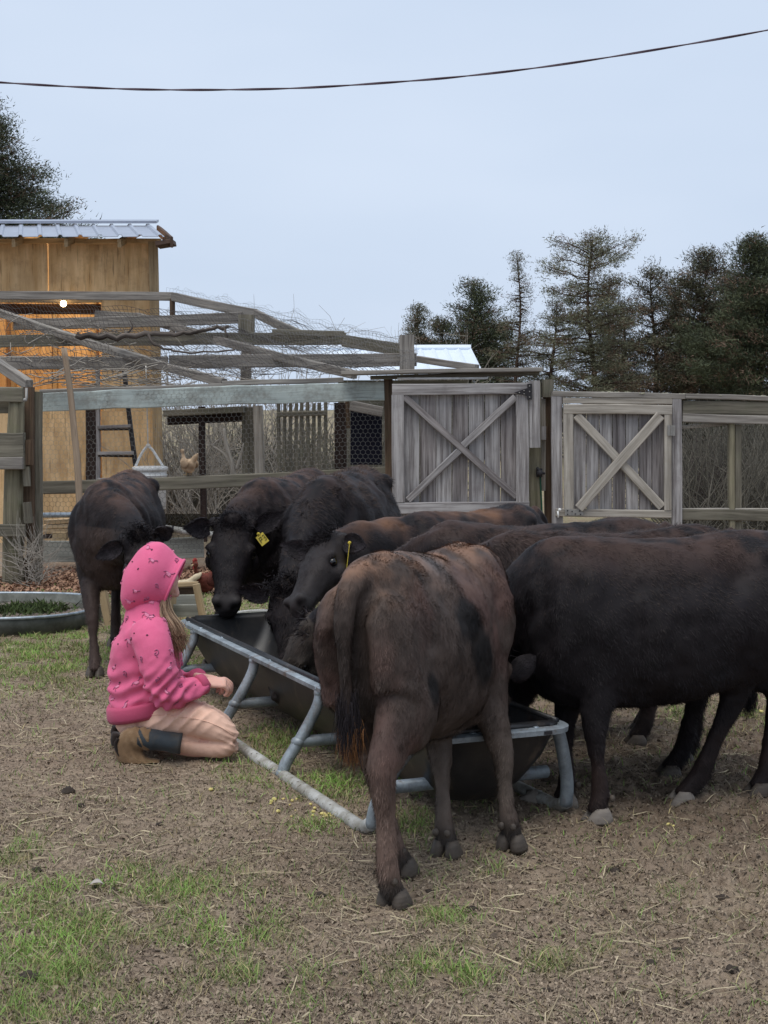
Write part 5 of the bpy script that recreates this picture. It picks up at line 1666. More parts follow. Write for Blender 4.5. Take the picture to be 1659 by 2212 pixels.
    rel_ = rel_ + .007 * np.sin((ls + .5 * lz) * 60 + 4 * fbm(V, 5, seed + 9, 2)) * np.exp(-((ls - 1.0) / .12) ** 2) * (lz > .5)
    V = V + N * (rel_ * relief * tr_)[:, None]
    for sg in (1, -1):
        # nostril and eye socket dents
        nc = poll + hax * HL * .99 + hsd * sg * .034 * hs - fn * .024 * hs
        k = np.exp(-(np.linalg.norm(V - nc, axis=1) / (.017 * hs)) ** 2)
        V = V - N * (k * .016 * hs)[:, None]
        ec = poll + hax * HL * .37 + hsd * sg * .1 * hs - fn * .045 * hs
        k = np.exp(-(np.linalg.norm(V - ec, axis=1) / (.022 * hs)) ** 2)
        V = V - N * (k * .008 * hs)[:, None]
    V[:, 2] = np.maximum(V[:, 2], .004)
    # colour of the coat
    nz1, nz2 = fbm(V, 5.5, seed + 11, 3), fbm(V, 17, seed + 12, 3)
    back = np.clip((lz - .86) / .16, 0, 1) * np.clip(N[:, 2] * 1.6 - .3, 0, 1) * (~inhead)
    cols = coat(dict(ls=ls, ll=ll, lz=lz, n1=nz1, n2=nz2, back=back, N=N, V=V, head=inhead, ht=ht, hx=hx, hf=hf))
    mz = np.clip((ht - .86) / .08, 0, 1) * inhead
    cols = cols * (1 - mz[:, None]) + np.array(lin(52, 49, 49)) * mz[:, None]
    mouth = np.exp(-((hf + .075) / .008) ** 2) * (ht > .8) * inhead
    cols = cols * (1 - .7 * mouth[:, None])
    for sg in (1, -1):
        nc = poll + hax * HL * 1.0 + hsd * sg * .034 * hs - fn * .024 * hs
        k = np.exp(-(np.linalg.norm(V - nc, axis=1) / (.016 * hs)) ** 2)[:, None]
        cols = cols * (1 - k) + np.array(lin(14, 12, 12)) * k
    part('body', V, Fq, MAT['coat'], root, True, cols=cols)
    # ears
    fur = []
    comb = np.tile(-E1 * .5 + np.array([0, 0, -.9]), (len(V), 1))
    comb[inhead] = hax
    fmask = np.where(mz > .3, 0.0, 1.0) * np.where(V[:, 2] < .05, .4, 1)
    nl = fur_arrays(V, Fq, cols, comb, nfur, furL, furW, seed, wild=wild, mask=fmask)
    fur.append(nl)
    for (en, ev), sg in zip(ears, (1, -1)):
        if not en: continue
        base = poll + hax * HL * .07 + hsd * sg * .1 * hs - fn * .045 * hs
        dvec = np.array(ev, float) if ev is not None else hsd * sg + hax * .28 - fn * .15 - E3 * .1
        EV, EF = ear_geo(base, dvec, fn * .8 + hax * .5, .14 * hs, .095 * hs)
        ec = np.tile(BLACK * 1.1, (len(EV), 1))
        eo = part('ear', EV, EF, MAT['coat'], root, True, cols=ec)
        EFq = np.array([f for f in EF], int)
        cmb = np.tile(dvec / np.linalg.norm(dvec), (len(EV), 1))
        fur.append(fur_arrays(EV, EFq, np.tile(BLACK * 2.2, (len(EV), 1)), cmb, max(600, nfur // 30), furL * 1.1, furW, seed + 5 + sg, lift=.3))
        if taglr is not None and taglr[0] == sg:
            tc = base + dvec / np.linalg.norm(dvec) * .05 * hs + (fn * .8 + hax * .5) * .012 + np.array(tagoff)
            tagx, tagz, tsz = taglr[1], taglr[2], taglr[3]
            tx = np.array(tagx, float); tx /= np.linalg.norm(tx); tz = np.array(tagz, float); tz = tz - tx * np.dot(tx, tz); tz /= np.linalg.norm(tz); ty = np.cross(tx, tz)
            R = np.stack([tx, ty, tz], 1)
            m2 = MB(); m2.box(tc + tz * tsz * .62, (tsz * .8, .003, tsz), R); m2.box(tc + tz * tsz * .1, (tsz * .3, .003, tsz * .3), R); m2.ball(tc, .009, 8, 6)
            to = m2.build('ear_tag', MAT['tag_yellow'], root)
            if len(taglr) > 4:
                for (x0, z0, x1, z1) in taglr[4]:
                    for sd_ in (1, -1):
                        m3 = MB(); m3.beam(tc + tx * x0 * tsz + tz * (z0 + .62) * tsz + ty * .003 * sd_, tc + tx * x1 * tsz + tz * (z1 + .62) * tsz + ty * .003 * sd_, .13 * tsz, .001, up=ty, jit=0, seg=1, ch=.0002)
                        m3.build('tag_number', MAT['tag_ink'], to)
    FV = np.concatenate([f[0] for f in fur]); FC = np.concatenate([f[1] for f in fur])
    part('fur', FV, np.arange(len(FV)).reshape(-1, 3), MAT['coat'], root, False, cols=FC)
    for sg in (1, -1):
        ec = poll + hax * HL * .37 + hsd * sg * .09 * hs - fn * .045 * hs
        m2 = MB(); m2.ball(ec, .021 * hs, 14, 10); m2.build('eye', MAT['eye_black'], root, True)
    # poll tuft
    rs = np.random.RandomState(seed + 40); n = int(900 * lock)
    P0 = poll + hax * rs.normal(.01, .028, (n, 1)) * hs + hsd * rs.normal(0, .04, (n, 1)) * hs + fn * .012 * hs
    dr = fn * .5 + hax * rs.uniform(.1, .9, (n, 1)) + rs.normal(0, .45, (n, 3)); dr /= np.linalg.norm(dr, axis=1)[:, None]
    S = np.cross(dr, rs.normal(0, 1, (n, 3))); S /= np.linalg.norm(S, axis=1)[:, None]
    VV = np.stack([P0 - S * .002, P0 + S * .002, P0 + dr * rs.uniform(.03, .06, (n, 1))], 1).reshape(-1, 3)
    part('forelock', VV, np.arange(3 * n).reshape(-1, 3), MAT['coat'], root, False, cols=np.repeat(BLACK * rs.uniform(.7, 2.2, (n, 1)), 3, 0))
    # tail switch
    n = 4500
    tb = spline(tl, 30)
    k = rs.uniform(.7 if tuft_rust else .6, 1.0, n); pi_ = tb[np.clip((k * 29).astype(int), 0, 29)]
    P0 = pi_ + rs.normal(0, .014, (n, 3))
    dr = np.array([0, 0, -1.0]) + rs.normal(0, .13, (n, 3)); S = np.cross(dr, rs.normal(0, 1, (n, 3))); S /= np.linalg.norm(S, axis=1)[:, None]
    ln = rs.uniform(.04, .1, (n, 1)) if tuft_rust else rs.uniform(.05, .13, (n, 1))
    VV = np.stack([P0 - S * .001, P0 + S * .001, P0 + dr * ln], 1).reshape(-1, 3)
    tcx = (BLACK * 2.0 if tuft_rust else BLACK) * rs.uniform(.6, 1.6, (n, 1))
    if tuft_rust: tcx = np.where((k[:, None] + rs.normal(0, .05, (n, 1))) > .93, RUST * rs.uniform(.35, 1.15, (n, 1)), tcx)
    part('tail_switch', VV, np.arange(3 * n).reshape(-1, 3), MAT['coat'], root, False, cols=np.repeat(tcx, 3, 0))
    # hooves: two claws each
    for nm, F_ in foot.items():
        hd = E1.copy()
        if nm in feet_dir.get(label, {}): hd = np.array([*feet_dir[label][nm], 0.0]); hd /= np.linalg.norm(hd)
        hs2 = np.cross(E3, hd)
        m2 = MB()
        for sg in (1, -1):
            rings = []
            for (z, f0, f1, w) in ((.003, -.034, .07, .025), (.01, -.036, .07, .026), (.026, -.034, .058, .025), (.042, -.028, .044, .022), (.058, -.018, .03, .017)):
                c = F_ + hd * (f0 + f1) / 2 + hs2 * sg * (.027 - z * .06) + E3 * z; hl = (f1 - f0) / 2
                rings.append(np.array([c + hd * hl * math.copysign(abs(math.cos(a)) ** .8, math.cos(a)) * (1 if math.cos(a) < 0 else 1) + hs2 * w * math.sin(a) * (1 - .5 * max(0, math.cos(a)) ** 2) for a in an[::2]]))
            m2.loft(rings)
        V2, F2, _ = m2.arr()
        part('hoof', V2, F2, MAT['horn_hoof' if nm in pale_hoof.get(label, ()) else 'dark_hoof'], root, True)
        for sg in (1, -1):
            m2 = MB(); m2.ball(F_ - hd * .033 + hs2 * sg * .021 + E3 * .092, (.011, .011, .014), 8, 6)
            m2.build('dewclaw', MAT['dark_hoof'], root, True)
    return root
feet_dir, pale_hoof = {}, {}

def m3(a, b, k): return a * (1 - k[:, None]) + b * k[:, None]
def coat_black(brown=.6, rust=0.0, side=0.1):
    def f(c):
        col = np.tile(BLACK, (len(c['lz']), 1))
        col = m3(col, BROWN * .55, np.clip((c['n1'] - .42) * 3, 0, 1) * side)
        k = c['back'] * np.clip((c['n2'] * .9 + c['n1'] * .6 - .55) * 4.5, 0, 1) * brown
        col = m3(col, BROWN, k)
        if rust: col = m3(col, np.array(lin(136, 96, 66)), c['back'] * np.clip((c['n1'] - .45) * 5, 0, 1) * rust)
        leg = np.clip((.36 - c['lz']) / .2, 0, 1) * (~c['head'])
        col = m3(col, BROWN * .5, leg * .35 * np.clip(c['n1'] * 2 - .4, 0, 1))
        return col * (.8 + .5 * c['n2'])[:, None]
    return f
def coat_front(c):
    # the near animal: sooty brown, ginger along the spine, grey brown legs, dark flank patches
    col = np.tile(np.array(lin(73, 63, 58)), (len(c['lz']), 1))
    col = m3(col, np.array(lin(96, 70, 64)), np.clip((c['n1'] - .48) * 5, 0, 1) * .5)
    col = m3(col, np.array(lin(122, 94, 77)), c['back'] * np.clip((c['n2'] - .3) * 3, 0, 1) * .95)
    col = m3(col, np.array(lin(96, 92, 92)), np.exp(-(((c['ls'] - .42) / .08) ** 2 + ((c['ll'] + .1) / .06) ** 2)) * (c['lz'] > .85) * .8)
    leg = np.clip((.5 - c['lz']) / .25, 0, 1)
    col = m3(col, np.array(lin(118, 98, 88)), leg * .8 * (c['ls'] < .35))
    col = m3(col, np.array(lin(88, 78, 70)), leg * .7 * (c['ls'] >= .35))
    col = m3(col, np.array(lin(64, 58, 54)), np.clip((.12 - c['lz']) / .05, 0, 1))
    wob = (c['n2'] - .5) * .12
    for (s0, z0, rs_, rz_, k_) in ((.46, .82, .1, .08, .95), (.57, .67, .07, .09, .95), (.52, .74, .06, .09, .8), (.15, .64, .05, .06, .95)):
        q = np.sqrt(((c['ls'] - s0) / rs_) ** 2 + ((c['lz'] - z0) / rz_) ** 2) + wob * 4
        col = m3(col, np.array(lin(28, 26, 26)), np.clip((1.15 - q) * 2.5, 0, 1) * k_ * (c['ll'] < -.03))
    under = np.exp(-(c['ll'] / .05) ** 2) * np.clip((.08 - c['ls']) / .05, 0, 1) * np.clip((.95 - c['lz']) / .12, 0, 1)
    col = m3(col, np.array(lin(48, 42, 40)), under * .7)
    return col * (.78 + .5 * c['n2'])[:, None]
def coat_brown(c):
    col = coat_black(.95, .0, .35)(c)
    return col
def coat_c1(c):
    col = coat_black(.9, 0, .3)(c)
    k = np.exp(-((c['ll'] / .12) ** 2)) * np.clip((c['ls'] - .8) / .1, 0, 1) * (c['lz'] < .8) * (~c['head'])
    return m3(col, np.array(lin(80, 66, 60)), k * .7)

def coat_c5(c):
    col = coat_black(.35, 0, .15)(c)
    return m3(col, np.array(lin(66, 59, 53)) * (.8 + .4 * c['n2'])[:, None], c['head'] * .85)
def coat_c4(c):
    col = coat_black(.5, .4, .12)(c)
    return m3(col, np.array(lin(50, 46, 46)) * (.8 + .4 * c['n2'])[:, None], c['head'] * .85)
L_FG = 'sooty brown cow seen from behind, with ginger tail end and two black flank patches'
L_R1 = 'big black cow at the right edge standing side on with a pale front hoof'
pale_hoof[L_R1] = ('LF', 'RF', 'LH')
th = math.radians(26); q1 = np.array([math.sin(th), math.cos(th)])
T0 = np.array([-.092, 4.66])
cow(L_FG, T0, T0 + q1 * .92, 1.055, .84, dict(RH=(.026, 4.54), LH=(.055, 4.86), LF=(.205, 5.06), RF=(.43, 5.14)),
    poll=(.405, 5.66, .57), muz=(.33, 5.74, .2), coat=coat_front, nfur=170000, furL=.019, furW=.0011, voxel=.011, seed=21, tuft_rust=True, ears=((1, None), (1, (.28, -.16, .3))),
    tail=[(-.03, 0, .95), (-.07, .0, .84), (-.06, .0, .7), (-.045, -.005, .56), (-.03, -.01, .5)], wild=.45, depth=1.07, relief=.3, hooks=False, hindfwd=-.125)
cow(L_R1, (1.62, 5.86), (.58, 5.66), 1.05, 1.05, dict(LF=(.79, 5.5), RF=(.69, 5.7), LH=(1.14, 5.75), RH=(1.46, 5.88)), poll=(.3, 5.92, .62), muz=(.1, 6.0, .24), coat=coat_black(.4, 0, .03), nfur=110000, furL=.02, furW=.0013, seed=33, wild=.35, depth=1.06)
cow('black cow with a brown back hidden between the side on cow and the next back', (1.45, 6.28), (.42, 6.12), 1.03, 1.0, dict(LH=(1.17, 6.18), RH=(1.27, 6.42), LF=(.5, 6.02), RF=(.5, 6.26)), poll=(.02, 6.42, .62), muz=(-.1, 6.55, .26), coat=coat_black(.35, 0, .05), nfur=90000, furL=.032, furW=.0015, seed=44)
cow('black cow lowering its face into the trough beside the near brown cow', (1.3, 6.9), (.2, 6.74), 1.02, 1.0, dict(LH=(1.13, 6.76), RH=(1.2, 7.05), LF=(.3, 6.62), RF=(.25, 6.88)), lock=.15, poll=(-.35, 6.86, .525), muz=(-.53, 7.02, .18), face=(-.5, -.5, .6), coat=coat_c5, nfur=80000, furL=.024, furW=.0015, seed=55, ears=((1, None), (1, None)))
cow('young black cow holding its head up with a yellow tag seen edge on', (.84, 8.32), (.1, 7.72), 1.0, .92, {}, poll=(-.29, 7.38, .885), muz=(-.43, 7.06, .605), face=(-.55, -.35, .6), coat=coat_c4, nfur=60000, furL=.018, furW=.0015, seed=66, voxel=.011,
    ears=((1, None), (1, (-1, .05, .3))), taglr=(1, (-.02, 1, 0), (-.12, .05, -1), .12))
cow('black cow with a curly back, head down in the middle of the trough', (-.1, 9.25), (-.34, 8.2), 1.17, 1.1, {}, poll=(-.5, 7.72, .62), muz=(-.47, 7.5, .22), face=(-.3, -.9, .25), coat=coat_black(.25, 0, .1), nfur=60000, furL=.03, furW=.002, seed=77, wild=.9, voxel=.012, ears=((1, None), (1, (-1, -.2, .28))))
cow('black cow facing the camera with a yellow ear tag, at the far trough end', (-.4, 9.8), (-.74, 8.72), 1.13, 1.0, dict(RF=(-1.0, 8.8), LF=(-.66, 8.85)), poll=(-.83, 8.42, .9), muz=(-.845, 8.16, .45), face=(0, -1, .25), coat=coat_black(.6, 0, .1), nfur=60000, furL=.022, furW=.0017, seed=88, voxel=.011,
    ears=((1, (1, .1, .62)), (1, (-.6, -.6, .05))), tagoff=(-.035, -.02, -.055), taglr=(1, (.75, .0, .6), (.3, -.3, -1),   .062, [(-.22, .25, -.22, -.25), (-.22, -.25, .02, -.25), (.02, -.25, .02, 0), (.02, 0, -.22, 0), (.12, .25, .34, .25), (.34, .25, .34, -.25), (.34, -.25, .12, -.25), (.14, 0, .34, 0)]))
cow('dark cow with a reddish back standing behind the kneeling person', (-1.58, 9.7), (-1.59, 8.72), 1.12, 1.0, dict(RF=(-1.62, 8.55), LF=(-1.34, 8.66)), poll=(-1.33, 8.3, .83), muz=(-1.2, 8.1, .48), face=(.2, -.9, .4), coat=coat_c1, nfur=60000, furL=.022, furW=.0017, seed=99, voxel=.012,
    ears=((1, (.35, -.4, .25)), (1, (-.6, -.2, -.3))))
# ================================================================== PERSON
PD = 6.62
def pp(X, Y, dy=0.0):
    """point on the person: photo position in the body's mid plane, dy = metres away from the viewer"""
    return at(X, Y, PD + dy)
m_ = PD / FPX                                    # metres per photo pixel here
person = thing('person', 'person in a pink hooded sweatshirt kneeling beside the trough in peach trousers and boots', 'person', (pp(380, 1600)[0], PD, 0))
YS = np.array([0, 1.0, 0])
def oval_ring(c, fdir, rf, ry, n=24, p=1.0):
    fdir = np.array(fdir, float); fdir /= np.linalg.norm(fdir)
    return np.array([c + fdir * rf * math.copysign(abs(math.cos(a)) ** p, math.cos(a)) + YS * ry * math.copysign(abs(math.sin(a)) ** p, math.sin(a)) for a in np.linspace(0, 2 * math.pi, n, False)])
# ---- body: one continuous surface, head to hands to feet
bd = MB()
FW = np.array([1, 0, 0])
bd.loft([oval_ring(pp(X, Y), (1, 0, .1), rf * m_, ry) for X, Y, rf, ry in ((290, 1565, 34, .11), (294, 1540, 46, .14), (302, 1490, 56, .13), (312, 1430, 62, .145), (318, 1380, 58, .16), (322, 1350, 44, .15), (328, 1328, 30, .07))])
bd.limb([pp(322, 1345), pp(330, 1310), pp(336, 1280)], [.06, .052, .05], [.058, .05, .05], YS, 14, 4)
bd.ball(pp(325, 1240), (.094, .078, .108), 18, 12)
# face: forehead, cheeks, jaw, nose, lips, chin
hx = np.array([.93, 0, -.36])                   # looking slightly down
def hp(f, u, s=0.0):                             # along gaze, up, to the left
    up = np.array([.36, 0, .93]); return pp(329, 1249) + hx * f + up * u + YS * s
bd.ball(hp(.055, .02), (.055, .066, .075), 16, 10)
bd.limb([hp(.02, -.02), hp(.045, -.06), hp(.06, -.1)], [.06, .05, .032], [.058, .046, .028], YS, 14, 4)
bd.limb([hp(.088, .03), hp(.108, .0), hp(.124, -.028), hp(.104, -.036)], [.01, .011, .013, .008], [.008, .01, .014, .012], YS, 10, 4)
bd.ball(hp(.1, -.056), (.013, .022, .0075), 10, 7); bd.ball(hp(.098, -.07), (.012, .02, .0075), 10, 7); bd.ball(hp(.088, -.096), (.018, .022, .018), 10, 7)
for s in (1, -1):
    bd.ball(hp(.078, .006, s * .036), (.018, .024, .016), 10, 7); bd.ball(hp(.0, -.01, s * .078), (.022, .01, .034), 10, 7)
# arms
RA = [pp(318, 1362, -.165), pp(338, 1425, -.21), pp(356, 1490, -.215), pp(402, 1482, -.16), pp(442, 1474, -.11)]
LA = [pp(322, 1362, .165), pp(345, 1420, .21), pp(368, 1480, .21), pp(404, 1472, .15), pp(430, 1464, .06)]
for A_ in (RA, LA): bd.limb(A_, [.05, .042, .034, .026, .022], [.046, .04, .034, .026, .024], YS, 14, 4)
def hand(w, fwd, dn, side, curl, thumb):
    """w wrist, fwd along the hand, dn palm normal (palm faces dn), side towards the thumb"""
    fwd, dn, side = (np.array(v, float) / np.linalg.norm(v) for v in (fwd, dn, side))
    bd.limb([w - fwd * .02, w + fwd * .03, w + fwd * .07, w + fwd * .088], [.018, .017, .016, .012], [.026, .036, .041, .036], side, 14, 4)
    for k, (o_, l_) in enumerate(((.031, .07), (.0105, .078), (-.0105, .074), (-.03, .058))):
        p = w + fwd * .082 + side * o_; pts = [p - fwd * .014, p]; a = curl[k] * .5
        for j, f_ in enumerate((.45, .32, .23)):
            a += curl[k] * (.7 if j else .3)
            pts.append(pts[-1] + (fwd * math.cos(a) + dn * math.sin(a)) * l_ * f_)
        bd.limb(pts, [.0095, .0095, .009, .0085, .0065], [.0095, .0092, .0088, .0082, .0065], side, 8, 3)
    t0 = w + fwd * .03 + side * .028
    d1 = fwd * .6 + side * .6 + dn * thumb; d1 /= np.linalg.norm(d1)
    d2 = fwd * .95 + side * .05 + dn * (thumb + .35); d2 /= np.linalg.norm(d2)
    bd.limb([t0 - side * .01, t0 + d1 * .034, t0 + d1 * .034 + d2 * .028, t0 + d1 * .034 + d2 * .05], [.013, .0115, .0102, .0075], [.013, .0115, .0102, .0075], dn, 8, 3)
hand(pp(444, 1474, -.108), (.97, .16, -.05), (-.1, .35, -.93), (.0, .93, .35), (.85, .95, 1.05, 1.2), .35)
hand(pp(430, 1463, .055), (.93, -.34, -.08), (.0, -.4, -.9), (.2, -.9, .4), (.75, .85, .95, 1.1), .3)
# legs
RL = [pp(290, 1552, -.085), pp(400, 1555, -.13), pp(494, 1590, -.14)]
LLg = [pp(290, 1548, .085), pp(400, 1545, .12), pp(486, 1578, .13)]
RS_ = [pp(494, 1594, -.14), pp(430, 1612, -.13), pp(360, 1604, -.15), pp(306, 1600, -.18)]
LS_ = [pp(486, 1582, .13), pp(425, 1598, .12), pp(360, 1592, .11), pp(306, 1586, .1)]
for t_, s_ in ((RL, RS_), (LLg, LS_)):
    bd.limb(t_, [.075, .07, .05], [.08, .075, .052], YS, 14, 5)
    bd.limb(s_, [.05, .048, .04, .034], [.05, .05, .042, .036], YS, 14, 5)
V, Fq = remesh(bd, .0042, 3)
part('body', V, Fq, MAT['skin'], person, True)
for s in (1, -1):
    eb = MB(); eb.ball(hp(.086, .006, s * .034), .0105, 10, 8); eb.build('eye', MAT['eye_black'], person, True)

# ---- sweatshirt
hd_ = MB()
TR = [(314, 1540, 70, .165), (313, 1520, 76, .185), (314, 1490, 77, .18), (314, 1450, 80, .175), (314, 1410, 78, .175), (314, 1375, 71, .185), (318, 1350, 58, .185), (318, 1330, 50, .135), (318, 1312, 48, .11), (322, 1296, 40, .095)]
hd_.loft([oval_ring(pp(X, Y), (1, 0, .12 if Y > 1400 else .2), rf * m_, ry, 28, .92) for X, Y, rf, ry in TR])
SR = [pp(322, 1358, -.13), pp(328, 1385, -.185), pp(342, 1440, -.225), pp(360, 1494, -.225), pp(405, 1490, -.165), pp(440, 1477, -.115)]
SL = [pp(326, 1358, .13), pp(334, 1385, .185), pp(350, 1435, .225), pp(372, 1484, .22), pp(406, 1476, .15), pp(428, 1465, .065)]
for S in (SR, SL): hd_.limb(S, [.085, .085, .075, .072, .056, .038], [.075, .08, .075, .066, .055, .04], YS, 18, 6)
V, Fq = remesh(hd_, .008, 4)
N = vnormals(V, Fq)
q = np.stack([V[:, 0], V[:, 1], V[:, 2]], 1)
# folds: soft creases round the waist, gathered at the elbow
zz = V[:, 2]
Yp = HOR + (CAMZ - zz) / m_
Xp = CX + V[:, 0] / m_
arm = (V[:, 1] < PD - .15)
w1 = np.sin((zz + .22 * fbm(V, 5, 3, 2) + .05 * (V[:, 0])) * 74) * np.exp(-((Yp - 1478) / 42) ** 2)
el = np.exp(-(((Xp - 378) / 48) ** 2 + ((Yp - 1478) / 45) ** 2))
w2 = np.sin(((Xp - 350) * .8 + (Yp - 1480) * .75) * m_ * 150 + 3 * fbm(V, 9, 5, 2)) * el * arm
w3 = np.sin((V[:, 0] * .8 + zz * .6) * 70 + 5 * fbm(V, 5, 8, 2)) * .35
w4 = (fbm(V, 16, 9, 3) - .5) * 1.6
V = V + N * ((w1 * .0095 + w2 * .011 + w3 * .003 + w4 * .007))[:, None]
hood_tree = BVHTree.FromPolygons([Vector(v) for v in V], [tuple(map(int, f)) for f in Fq])
sw = part('sweatshirt', V, Fq, MAT['pink_fleece'], person, True)
# knitted hem and cuffs
hm_ = MB(); hm_.loft([oval_ring(pp(X, Y), FWD, rf * m_, ry, 32, .92) for X, Y, rf, ry, FWD in ((314, 1506, 82, .195, (1, 0, .2)), (314, 1512, 85, .202, (1, 0, .2)), (314, 1532, 84, .2, (1, 0, .2)), (314, 1541, 79, .192, (1, 0, .2)), (314, 1536, 70, .18, (1, 0, .2)))])
V, F, _ = hm_.arr(); V = V + 0; part('hem', V, F, MAT['pink_hem'], sw, True)
for S in (SR, SL):
    a, b = S[-1], S[-2]; ax = (a - b) / np.linalg.norm(a - b)
    c_ = MB(); c_.tube([a - ax * .03, a - ax * .02, a + ax * .004, a + ax * .012, a + ax * .004], [.043, .046, .044, .04, .034], 20); c_.build('cuff', MAT['pink_hem'], sw, True)
# hood
ov = np.array([48, 0, 0]); up_im = np.array([.43, 0, .9]); 
HR = [(266, 1262, 18, .03), (270, 1262, 36, .065), (282, 1256, 60, .1), (302, 1248, 74, .122), (326, 1243, 74, .128), (346, 1247, 65, .118), (362, 1255, 57, .1), (373, 1259, 56, .092), (376, 1260, 54, .088), (366, 1258, 48, .082), (345, 1250, 52, .1), (318, 1248, 56, .105)]
rings = []
for i, (X, Y, rh, ry) in enumerate(HR):
    k = min(1, i / 7)
    ud = np.array([.08 + .36 * k, 0, 1.0]); ud /= np.linalg.norm(ud)
    if i >= 8: ud = np.array([.44, 0, 1.0]); ud /= np.linalg.norm(ud)
    c = pp(X, Y)
    rings.append(np.array([c + ud * rh * m_ * (math.sin(a) if math.sin(a) > 0 else math.sin(a) * 1.0) + YS * ry * math.cos(a) * (1 + .12 * math.sin(a) * (-1)) for a in np.linspace(0, 2 * math.pi, 36, False)]))
# resample rings smoothly
RR = []
tt_ = np.linspace(0, len(rings) - 1, 45)
arr_ = np.array(rings)
for k in range(36): RR.append(catmull(arr_[:, k], tt_))
RR = np.array(RR).transpose(1, 0, 2)
h2 = MB(); h2.loft(list(RR))
V, F, _ = h2.arr()
nn_ = (fbm(V, 9, 4, 2) - .5) * .016 + np.sin((V[:, 2] * .8 - V[:, 0] * .55) * 75 + 2.5 * fbm(V, 7, 6, 2)) * .005 * np.clip((Yp_ := HOR + (CAMZ - V[:, 2]) / m_) / 60 - 21.2, 0, 1)
cen = pp(330, 1250)
dv = V - cen; dv /= np.linalg.norm(dv, axis=1)[:, None]
nn_ = nn_ * np.concatenate([np.repeat(np.where(np.arange(45) > 26, .25, 1.0), 36), [1, .2]])
V = V + dv * nn_[:, None]
hood = part('hood', V, F, MAT['pink_fleece'], sw, True)
# flat roll of cloth where the hood joins the shoulders
c_ = MB()
c_ = MB()
ring = RR[30]; ring = np.vstack([ring, ring[:1]]); c_.tube(ring, .0065, 8, False); c_.build('hood_hem', MAT['pink_fleece'], sw, True)
# scattered print: small sketchy animals in grey, white and black strokes
tree2 = BVHTree.FromPolygons([Vector(v) for v in V], [tuple(map(int, f)) for f in F])
r = random.Random(14)
pm = {'print_grey': MB(), 'print_pale': MB(), 'print_dark': MB()}
def stroke(tree, c, tx, tz, pts, w, key):
    out = []
    for (a, b) in spline([np.array([*p, 0.0]) for p in pts], 12)[:, :2]:
        hit = tree.find_nearest(Vector(c + tx * a + tz * b), .06)
        if hit[0] is None: return
        out.append(np.array(hit[0]) + np.array(hit[1]) * .0016)
    pm[key].tube(out, np.concatenate([[.4], np.ones(10), [.4]]) * w, 5)
def motif(tree, c, n, ang, sz):
    n = np.array(n); tx = np.cross(np.array([0, 0, 1.0]), n); L_ = np.linalg.norm(tx)
    if L_ < .2: return
    tx /= L_; tz = np.cross(n, tx)
    tx, tz = tx * math.cos(ang) + tz * math.sin(ang), tz * math.cos(ang) - tx * math.sin(ang)
    s = sz
    k = r.randint(0, 4); s *= r.uniform(.75, 1.25)
    if k in (0, 1):
        stroke(tree, c, tx, tz, [(-1.0 * s, .1 * s), (-.5 * s, .45 * s), (.3 * s, .4 * s), (.9 * s, .75 * s)], .0022, 'print_grey')
        for j in range(3): stroke(tree, c, tx, tz, [(-.5 * s + j * .12 * s, .25 * s - j * .1 * s), (0, .3 * s - j * .16 * s), (.5 * s, .2 * s - j * .12 * s)], .0036, 'print_pale')
        stroke(tree, c, tx, tz, [(.75 * s, .8 * s), (1.0 * s, .85 * s), (1.15 * s, .6 * s)], .0024, 'print_dark' if r.random() < .4 else 'print_grey')
        for j in range(r.randint(0, 1)): stroke(tree, c, tx, tz, [(-.4 * s + .7 * s * j, .1 * s), (-.5 * s + .75 * s * j, -.4 * s), (-.3 * s + .7 * s * j, -.7 * s)], .0016, 'print_grey')
    elif k == 2:
        stroke(tree, c, tx, tz, [(-.3 * s, .4 * s), (.2 * s, .6 * s), (.4 * s, .1 * s), (0, -.4 * s), (-.35 * s, -.1 * s), (.05 * s, .1 * s)], .0024, 'print_grey')
        stroke(tree, c, tx, tz, [(-.1 * s, -.6 * s), (.2 * s, -.75 * s)], .0024, 'print_grey')
    elif k == 4:
        stroke(tree, c, tx, tz, [(-.9 * s, .3 * s), (-.2 * s, .05 * s), (.3 * s, .35 * s), (.9 * s, .3 * s)], .002, 'print_grey')
        stroke(tree, c, tx, tz, [(-.6 * s, -.2 * s), (0, -.1 * s), (.5 * s, .1 * s)], .005, 'print_pale')
    else:
        stroke(tree, c, tx, tz, [(-.12 * s, 0), (0, .12 * s), (.12 * s, .02 * s)], .0028, 'print_dark')
Vs = np.array([v.co[:] for v in sw.data.vertices]) + ORIG[sw]; Ns = np.array([v.normal[:] for v in sw.data.vertices])
used = []
for k in range(900):
    i = r.randrange(len(Vs))
    if all(np.linalg.norm(Vs[i] - u) > .06 for u in used) and HOR + (CAMZ - Vs[i][2]) / m_ < 1515:
        used.append(Vs[i]); motif(hood_tree, Vs[i], Ns[i], r.uniform(-.9, .9), r.uniform(.018, .028))
Vs = np.array([v.co[:] for v in hood.data.vertices])[:36 * 26] + ORIG[hood]; Ns = np.array([v.normal[:] for v in hood.data.vertices])[:36 * 26]
used = []
for k in range(400):
    i = r.randrange(len(Vs))
    if all(np.linalg.norm(Vs[i] - u) > .055 for u in used):
        used.append(Vs[i]); motif(tree2, Vs[i], Ns[i], r.uniform(-.9, .9), r.uniform(.018, .027))
for k, mbp in pm.items(): tag(mbp.build('print', MAT[k], sw, True), kind='stuff')

